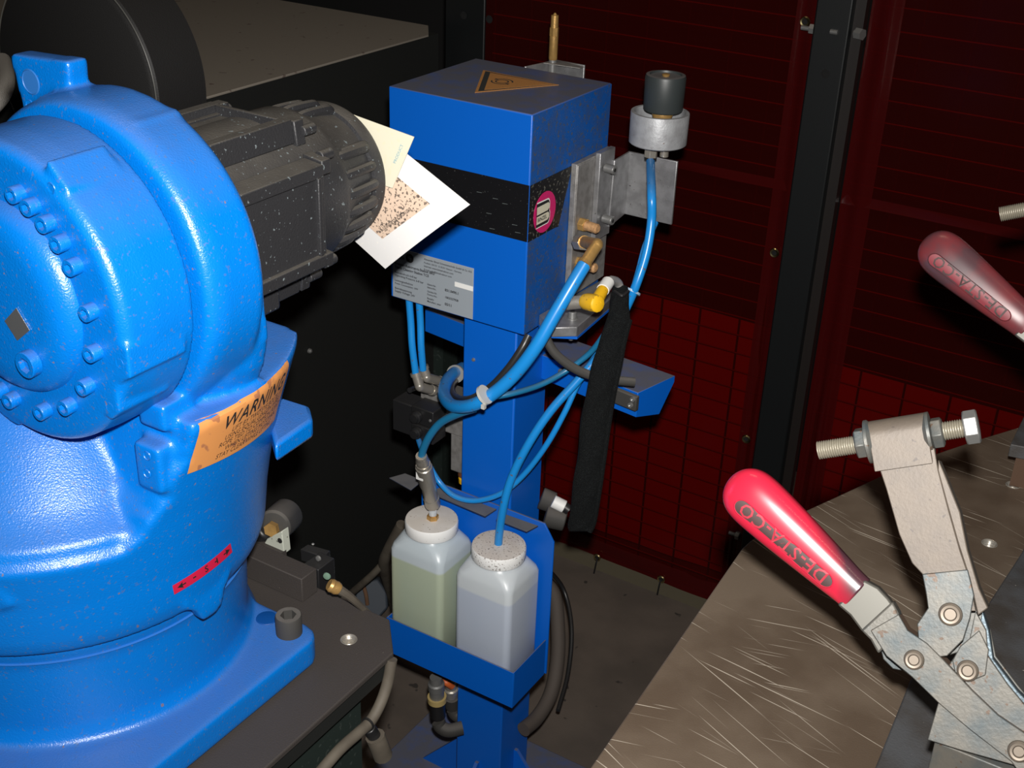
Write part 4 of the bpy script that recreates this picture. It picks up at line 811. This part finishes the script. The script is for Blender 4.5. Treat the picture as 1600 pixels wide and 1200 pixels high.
# ------------------------------------------------------------------ steel welding table
ZT=.95
def tablemat():
    m=mat('scratched_steel',(.17,.13,.095),.4,.4,bump=.15,bscale=700,blot=((.09,.062,.042),11,.7)); N=m.node_tree.nodes; L=m.node_tree.links; b=N['Principled BSDF']
    cur=b.inputs['Base Color'].links[0].from_socket; g=N.new('ShaderNodeNewGeometry')
    for ang,sx,sy,th,sd in [(-.25,5,420,.70,1),(-.42,4,500,.70,2),(-.10,7,380,.70,3),(.3,9,460,.73,4)]:
        mp=N.new('ShaderNodeMapping'); mp.inputs['Rotation'].default_value=(0,0,-ang); mp.inputs['Location'].default_value=(sd*1.7,sd*.9,0)
        m2=N.new('ShaderNodeMapping'); m2.inputs['Scale'].default_value=(sx,sy,0)
        n=N.new('ShaderNodeTexNoise'); n.inputs['Scale'].default_value=1; n.inputs['Detail'].default_value=1
        L.new(g.outputs['Position'],mp.inputs[0]); L.new(mp.outputs[0],m2.inputs[0]); L.new(m2.outputs[0],n.inputs['Vector'])
        r=N.new('ShaderNodeValToRGB'); r.color_ramp.elements[0].position=th; r.color_ramp.elements[1].position=th+.04; L.new(n.outputs[0],r.inputs[0])
        x=N.new('ShaderNodeMix'); x.data_type='RGBA'; L.new(r.outputs[0],x.inputs[0]); L.new(cur,x.inputs[6]); x.inputs[7].default_value=(.5,.44,.36,1); cur=x.outputs[2]
    L.new(cur,b.inputs['Base Color']); return m
tb=thing('welding_table','large scratched brown steel welding table top with rounded corner','table',(.2,.9,0))
ed=[at(px,py,z=ZT) for px,py in [(1160,856),(1172,845),(1220,815),(1300,779),(1380,742),(1450,713),(1530,686),(1610,662)]]
poly=[at(900,1235,z=ZT)+V((.014,-.25,0)),at(1157,860,z=ZT)]+ed+[V((-.02,1.58,ZT)),V((.25,1.66,ZT)),V((.6,1.58,ZT)),V((.9,1.3,ZT)),V((.9,.25,ZT))]
poly[0].z=ZT
MB().prism([(p.x,p.y,ZT) for p in poly],(0,0,-.03)).build('table_top',tablemat(),tb,bevel=.0015); ttop=bpy.data.objects['table_top']; cut(ttop,[(at(a,b,z=ZT),.0064,.012) for a,b in [(1546,849),(1583,758)]])
MB().cyl((.3,.9,0),(.3,.9,ZT-.03),.16,seg=40).build('pedestal',PEDM,tb,smooth=True)
for px,py in [(1546,849),(1583,758)]:
    c=at(px,py,z=ZT); MB().lathe(c,(0,0,1),[(-.0115,0),(-.0115,.0048),(-.009,.0062),(-.0075,.005),(-.006,.0062),(-.0045,.005),(-.003,.0062),(-.0018,.0052),(.0001,.0066),(.0005,.0073),(.0001,.0078)],20,cap=False).build('threaded_hole',NICKEL,tb)
BARM=mat('mill_scale_bar',(.06,.062,.066),.6,.2,bump=.3,bscale=500,blot=((.035,.028,.022),26,.8),specks=[((.35,.33,.3),330,.76,4)])
rbz=ZT+.016
rb2=thing('mounting_bar','dark grey steel bar under the red handled clamp','bar',(0,.8,ZT))
P=[at(px,py,z=rbz) for px,py in [(1367,1200),(1424,1058),(1533,960),(1597,862)]]
P=[P[0]+(P[0]-P[1])*.8]+P+[P[3]+V((-.0,.09,0)),P[3]+V((.16,.09,0)),P[0]+V((.3,-.1,0))]
MB().prism([(p.x,p.y,rbz) for p in P],(0,0,-.0158)).build('bar',BARM,rb2,bevel=.0015)
sb=thing('stop_block','dark grey steel block at the right edge far on the table','block',at(1600,690,z=ZT))
zz=at(1580,694,z=ZT+.02); P=[at(px,py,z=ZT+.05) for px,py in [(1579,694),(1600,650),(1640,640),(1640,706)]]
MB().prism([(p.x,p.y,ZT+.05) for p in P],(0,0,-.015)).build('block',BARM,sb,bevel=.001); MB().prism([(p.x+.008,p.y+.004,ZT+.035) for p in P],(0,0,-.035)).build('shade_foot',mat('brown_shade',(.06,.03,.015),.7),sb)  # brown lower piece stands in for the block's shadow and reflection on the table
# ------------------------------------------------------------------ toggle clamp
CN=V((.06,-.85,.46)).normalized(); CO=at(1485,960,d=.86); CT=CN.cross(V((1,0,0))).normalized()
def cp(px,py,off=0):
    r=ray(px,py); o=CO+CN*off; t=(o-EYE).dot(CN)/r.dot(CN); return EYE+r*t
cl=thing('toggle_clamp','worn zinc toggle clamp with bright red handle in the foreground on the table','clamp',(CO.x,CO.y,ZT),'toggle clamps on the table')
def plate(name,pts,off,th,m=ZINC,bev=.0006,par=None,**k):
    return MB().prism([cp(px,py,off) for px,py in pts],-CN*th).build(name,m,par or cl,bevel=bev,**k)
def grime_red():
    m=mat('grimy_red_vinyl',(.42,.010,.032),.24,coat=.3); N=m.node_tree.nodes; L=m.node_tree.links; b=N['Principled BSDF']
    a=cp(1180,763,0); e=cp(1340,929,0); k=(e-a).normalized(); g=N.new('ShaderNodeNewGeometry')
    s=N.new('ShaderNodeVectorMath'); s.operation='SUBTRACT'; s.inputs[1].default_value=a; L.new(g.outputs['Position'],s.inputs[0])
    d=N.new('ShaderNodeVectorMath'); d.operation='DOT_PRODUCT'; d.inputs[1].default_value=k; L.new(s.outputs[0],d.inputs[0])
    w=N.new('ShaderNodeVectorMath'); w.operation='DOT_PRODUCT'; w.inputs[1].default_value=CN.cross(k)*(-1 if (cp(1250,760)-cp(1200,850)).dot(CN.cross(k))<0 else 1); L.new(s.outputs[0],w.inputs[0])
    n=N.new('ShaderNodeTexNoise'); n.inputs['Scale'].default_value=45; L.new(g.outputs['Position'],n.inputs['Vector'])
    q=N.new('ShaderNodeMath'); q.operation='MULTIPLY_ADD'; q.inputs[1].default_value=2.2; L.new(w.outputs['Value'],q.inputs[0]); L.new(d.outputs['Value'],q.inputs[2])
    q2=N.new('ShaderNodeMath'); q2.operation='MULTIPLY_ADD'; q2.inputs[1].default_value=.022; L.new(n.outputs[0],q2.inputs[0]); L.new(q.outputs[0],q2.inputs[2])
    r=N.new('ShaderNodeMapRange'); r.inputs[1].default_value=.080; r.inputs[2].default_value=.112; L.new(q2.outputs[0],r.inputs[0])
    x=N.new('ShaderNodeMix'); x.data_type='RGBA'; L.new(r.outputs[0],x.inputs[0]); x.inputs[6].default_value=(.38,.013,.033,1); x.inputs[7].default_value=(.05,.018,.025,1); L.new(x.outputs[2],b.inputs['Base Color']); return m
# handle grip: an oval section swept along its axis
G0,G1=cp(1160,763,-.004),cp(1340,929,-.004); gx=(G1-G0).normalized(); gy=CN.cross(gx).normalized(); GL=(G1-G0).length
mb=MB(); rr=[]
PR=[(-.0118,.0005),(-.0112,.005),(-.0085,.0105),(-.004,.0148),(.002,.0176),(.010,.0188),(.022,.0186),(.045,.0172),(.070,.0152),(.090,.0136),(GL-.006,.0122),(GL-.001,.0126),(GL,.0118)]
for h,r in PR:
    r*=1.12
    rr.append([G0+gx*h+gy*(r*math.copysign(abs(math.cos(a))**.85,math.cos(a)))+CN*(r*.72*math.copysign(abs(math.sin(a))**.75,math.sin(a))) for a in [2*PI*j/40 for j in range(40)]])
mb.rings(rr); gm=mb.modifiers if False else None
grip=mb.build('handle_grip',grime_red(),cl,angle=80); sd_=grip.modifiers.new('s','SUBSURF'); sd_.levels=1; sd_.render_levels=2
# oval panel with raised rim and letters on the flat of the grip, lower side in the picture
lo=lambda s,t,l: G0+gx*s+gy*t+CN*l
def pan(s,t,l=0):
    r=(.0186-(.0186-.0125)*max(0,s-.02)/(GL-.02))*1.12
    return lo(s,t,r*.72*(max(0,1-abs((t)/(r*1.02))**2.4))**.42+l)
sg=1 if (cp(1150,830)-cp(1200,750)).dot(gy)>0 else -1
ta,tb_=sg*.0086,sg*.0062; s_a,s_b=0.005,.094
def oval(k,n=40):
    o=[]; hh=.0075
    for i in range(n):
        a=2*PI*i/n; cx_,cy_=math.cos(a),math.sin(a); s=(s_a+s_b)/2+((s_b-s_a)/2-hh)*(1 if cx_>=0 else -1)+(hh*k)*cx_; f=(s-s_a)/(s_b-s_a); o.append((s,ta*(1-f)+tb_*f+sg*hh*k*.82*cy_*(1-.12*f)))
    return o
O=oval(1); Oi=oval(.86); v=[pan(s,t,.0002) for s,t in O]+[pan(s,t,.0009) for s,t in [( (a[0]+b[0])/2,(a[1]+b[1])/2) for a,b in zip(O,Oi)]]+[pan(s,t,.0002) for s,t in Oi]
n=40; MB().add(v,[[i,(i+1)%n,n+(i+1)%n,n+i] for i in range(n)]+[[n+i,n+(i+1)%n,2*n+(i+1)%n,2*n+i] for i in range(n)]).build('raised_rim',REDH,grip)
mb=MB(); rings=[[ (sum(p[0] for p in Oi)/n+(s-sum(p[0] for p in Oi)/n)*k, ta*(1-((s-s_a)/(s_b-s_a)))+tb_*((s-s_a)/(s_b-s_a))+(t-(ta*(1-((s-s_a)/(s_b-s_a)))+tb_*((s-s_a)/(s_b-s_a))))*k) for s,t in Oi] for k in (1,.66,.33,.02)]
mb.add([pan(s,t,.00025) for R in rings for s,t in R],[[a*n+i,a*n+(i+1)%n,(a+1)*n+(i+1)%n,(a+1)*n+i] for a in range(3) for i in range(n)]); mb.build('recess',REDD,grip)
mb=MB(); tv,tfc=text2d('DE-STA-CO',.0115,bold=.01,spacing=1.12); w_=max(p[0] for p in tv)
kx=(s_b-s_a-.012)/w_
top=[pan(s_b-.006-x*kx, ta*(x*kx/(s_b-s_a))+tb_*(1-x*kx/(s_b-s_a))-(0)+(-sg*0)+(.0046-y)*(-sg if False else sg)*-1*.98 if False else ta*(x*kx/(s_b-s_a))+tb_*(1-x*kx/(s_b-s_a))+sg*(y-.0041)*1.22, .0011) for x,y in tv]
mb.add(top,tfc); mb.build('raised_lettering',REDL,grip,smooth=False)
# stem
plate('handle_stem',[(1308,945),(1350,906),(1372,918),(1388,935),(1400,952),(1402,968),(1362,1000),(1345,985),(1328,962)],.004,.013,mat('stem_steel',(.10,.097,.085),.4,.5),.0015)
plate('stem_step',[(1345,985),(1394,940),(1404,958),(1410,985),(1372,1022),(1360,1000)],.006,.016,ZINC,.0015)
plate('lever',[(1360,985),(1404,960),(1418,985),(1448,1005),(1475,1032),(1520,1080),(1560,1118),(1600,1145),(1660,1200),(1620,1245),(1580,1190),(1515,1140),(1468,1100),(1425,1058),(1385,1025)],.009,.003,ZINC,.0006)
plate('lever',[(1366,992),(1404,965),(1418,985),(1448,1005),(1475,1032),(1520,1080),(1560,1118),(1600,1145),(1660,1200),(1620,1245),(1580,1190),(1515,1140),(1468,1100),(1425,1058),(1385,1030)],-.012,.003,ZINC,.0006)
plate('lever_edge',[(1404,962),(1418,985),(1448,1005),(1475,1032),(1520,1080),(1560,1118),(1600,1145),(1655,1195),(1648,1202),(1594,1154),(1553,1126),(1512,1088),(1466,1040),(1440,1014),(1410,992)],.0085,.020,mat('rusty_edge',(.12,.075,.05),.6,.3,bump=.4,bscale=500),.0004)
plate('rear_lobe',[(1375,1010),(1395,1005),(1410,1035),(1410,1048),(1395,1045),(1380,1030)],-.010,.004,ZINC)
# upright clamping arm
plate('clamping_arm',[(1362,712),(1460,700),(1466,735),(1483,800),(1500,860),(1512,895),(1520,930),(1525,955),(1490,955),(1447,930),(1441,897),(1425,880),(1405,835),(1385,765),(1375,735)],.004,.0035,ZINCD,.0006)
plate('arm_flange',[(1466,718),(1478,745),(1500,800),(1512,860),(1530,920),(1544,950),(1528,962),(1515,905),(1497,850),(1480,790),(1465,735)],.0035,.022,ZINCD,.0008)
plate('arm_knuckle',[(1441,897),(1512,890),(1522,930),(1516,965),(1505,1000),(1480,1025),(1455,1028),(1435,1000),(1433,975),(1450,950),(1447,928)],.0065,.0035,ZINC,.0006)
plate('arm_knuckle',[(1441,897),(1512,890),(1535,935),(1540,985),(1525,1010),(1480,1025),(1455,1028),(1435,1000),(1433,975),(1450,950),(1447,928)],-.014,.0035,ZINC,.0006)
c=cp(1475,914,.0042); MB().lathe(c,CN,[(0,.0022),(.0006,.002),(.0008,.001),(.0004,0)],12).build('dimple',ZINC,cl)
# saddle holding the spindle
S0,S1=cp(1362,690,-.006),cp(1452,676,-.006); ax=(S1-S0).normalized()
up=(CN.cross(ax)).normalized(); 
if up.z<0: up=-up
mb=MB(); sec=[]
for a in range(-10,191,15): t=math.radians(a); sec.append((math.cos(t)*.0125,math.sin(t)*.0125+.002))
sec=[(.0125,-.022)]+sec+[(-.0125,-.016)]; inn=[(x*.8,y*.86) for x,y in sec][::-1]
sec_=[(CN*x+up*y) for x,y in sec+inn]
mb.prism([S0+q for q in sec_],ax*((S1-S0).length)); mb.build('saddle',ZINCD,cl,bevel=.0006)
for k_,(px,py) in enumerate([(1358,690),(1452,678)]):
    q=cp(px,py,-.006); s=-1 if k_==0 else 1
    MB().lathe(q,ax*s,[(-.003,.013),(-.0005,.0155),(.0015,.0155),(.002,.012)],28).build('washer',ZINC,cl)
    MB().lathe(q+ax*s*.002,ax*s,[(0,.0105),(.001,.0112),(.0065,.0112),(.0075,.0095)],6).build('nut',ZINC,cl,bevel=.0005)
Q0,Q1=cp(1278,704,-.006),cp(1512,668,-.006); bx_=(Q1-Q0).normalized()
MB().thread(Q0,Q1,.0066,.0016).build('threaded_spindle',mat('zinc_thread',(.22,.2,.155),.45,.3,bump=.2,bscale=500),cl)
Q2=cp(1506,669,-.006); MB().lathe(Q2,bx_,[(0,.0105),(.001,.0118),(.009,.0118),(.0098,.0105),(.0100,.007),(.0098,.0)],6,a0=.3).build('hex_head',STEEL,cl,bevel=.0005)
# base, link, rivets
plate('base_bracket',[(1524,955),(1541,985),(1544,1025),(1575,1070),(1625,1130),(1690,1190),(1690,1260),(1600,1160),(1500,1085),(1475,1050),(1490,1028),(1512,1012)],.0035,.004,ZINC,.0006)
plate('base_bracket',[(1535,950),(1548,985),(1556,1025),(1590,1070),(1640,1130),(1690,1180),(1690,1260),(1600,1160),(1500,1085),(1475,1050),(1490,1028),(1512,1012)],-.016,.004,ZINC,.0006)
plate('link_plate',[(1500,1010),(1530,985),(1545,1015),(1540,1055),(1512,1066),(1492,1050),(1488,1032)],.0065,.003,ZINC,.0006)
plate('base_web',[(1535,955),(1545,985),(1552,1030),(1590,1080),(1650,1140),(1640,1160),(1570,1090),(1535,1040),(1528,990)],-.002,.014,mat('blue_grey_zinc',(.08,.11,.13),.45,.4,bump=.3,bscale=400),.0006)
fz_=ZT+.0165+.0
bf=[cp(px,py,.006) for px,py in [(1466,1098),(1449,1156),(1500,1172),(1600,1200),(1640,1230),(1640,1160),(1560,1130)]]
MB().prism(bf,-CN*.004).build('base_flange',ZINC,cl,bevel=.0006)
lowz=min(p.z for p in bf)
MB().box((bf[1].x+.004,bf[1].y+.006,rbz+.0002),(bf[3].x+.06,bf[1].y+.07,bf[1].z-.004)).build('base_foot',ZINC,cl,bevel=.001)
for px,py,r in [(1485,960,.0072),(1428,1031,.0062),(1512,1048,.0065),(1592,1174,.0065),(1462,1060,0)]:
    if not r: continue
    q=cp(px,py,.0095 if (px,py) in ((1428,1031),(1592,1174)) else .0068)
    MB().lathe(q,CN,[(-.022,r*.8),(-.001,r*.8),(-.001,r*1.12),(.0016,r*1.05),(.0026,r*.85),(.0024,r*.62),(.001,r*.5),(.001,0)],28).build('rivet',mat('bronze_rivet',(.15,.125,.10),.5,.6),cl)
# second clamp: the same tool further back on the table
tip=cp(1140,770,0)
def copy_tree(o,par=None):
    c=o.copy(); COL.objects.link(c); c.parent=par
    for ch in [x for x in o.children]: copy_tree(ch,c)
    return c
c2=copy_tree(cl); tgt=at(1443,392,d=1.135)
ang=math.radians(-4); Rz=Matrix.Rotation(ang,3,'Z')
c2.rotation_euler=(0,0,ang); c2.location=tgt-Rz@(tip-cl.location)
c2['label']='second toggle clamp with dirty dark red handle at the right edge, farther back'
for ch in c2.children_recursive:
    if ch.name.startswith('handle_grip') or ch.name.startswith('raised_rim'): ch.material_slots[0].link='OBJECT'; ch.material_slots[0].material=REDW
    if ch.name.startswith('recess'): ch.material_slots[0].link='OBJECT'; ch.material_slots[0].material=mat('pink_grime',(.16,.02,.028),.5)
    if ch.name.startswith('raised_lettering'): ch.material_slots[0].link='OBJECT'; ch.material_slots[0].material=REDD
zb=min((Rz@(cp(1500,1172,.006)-cl.location)+c2.location).z,9)
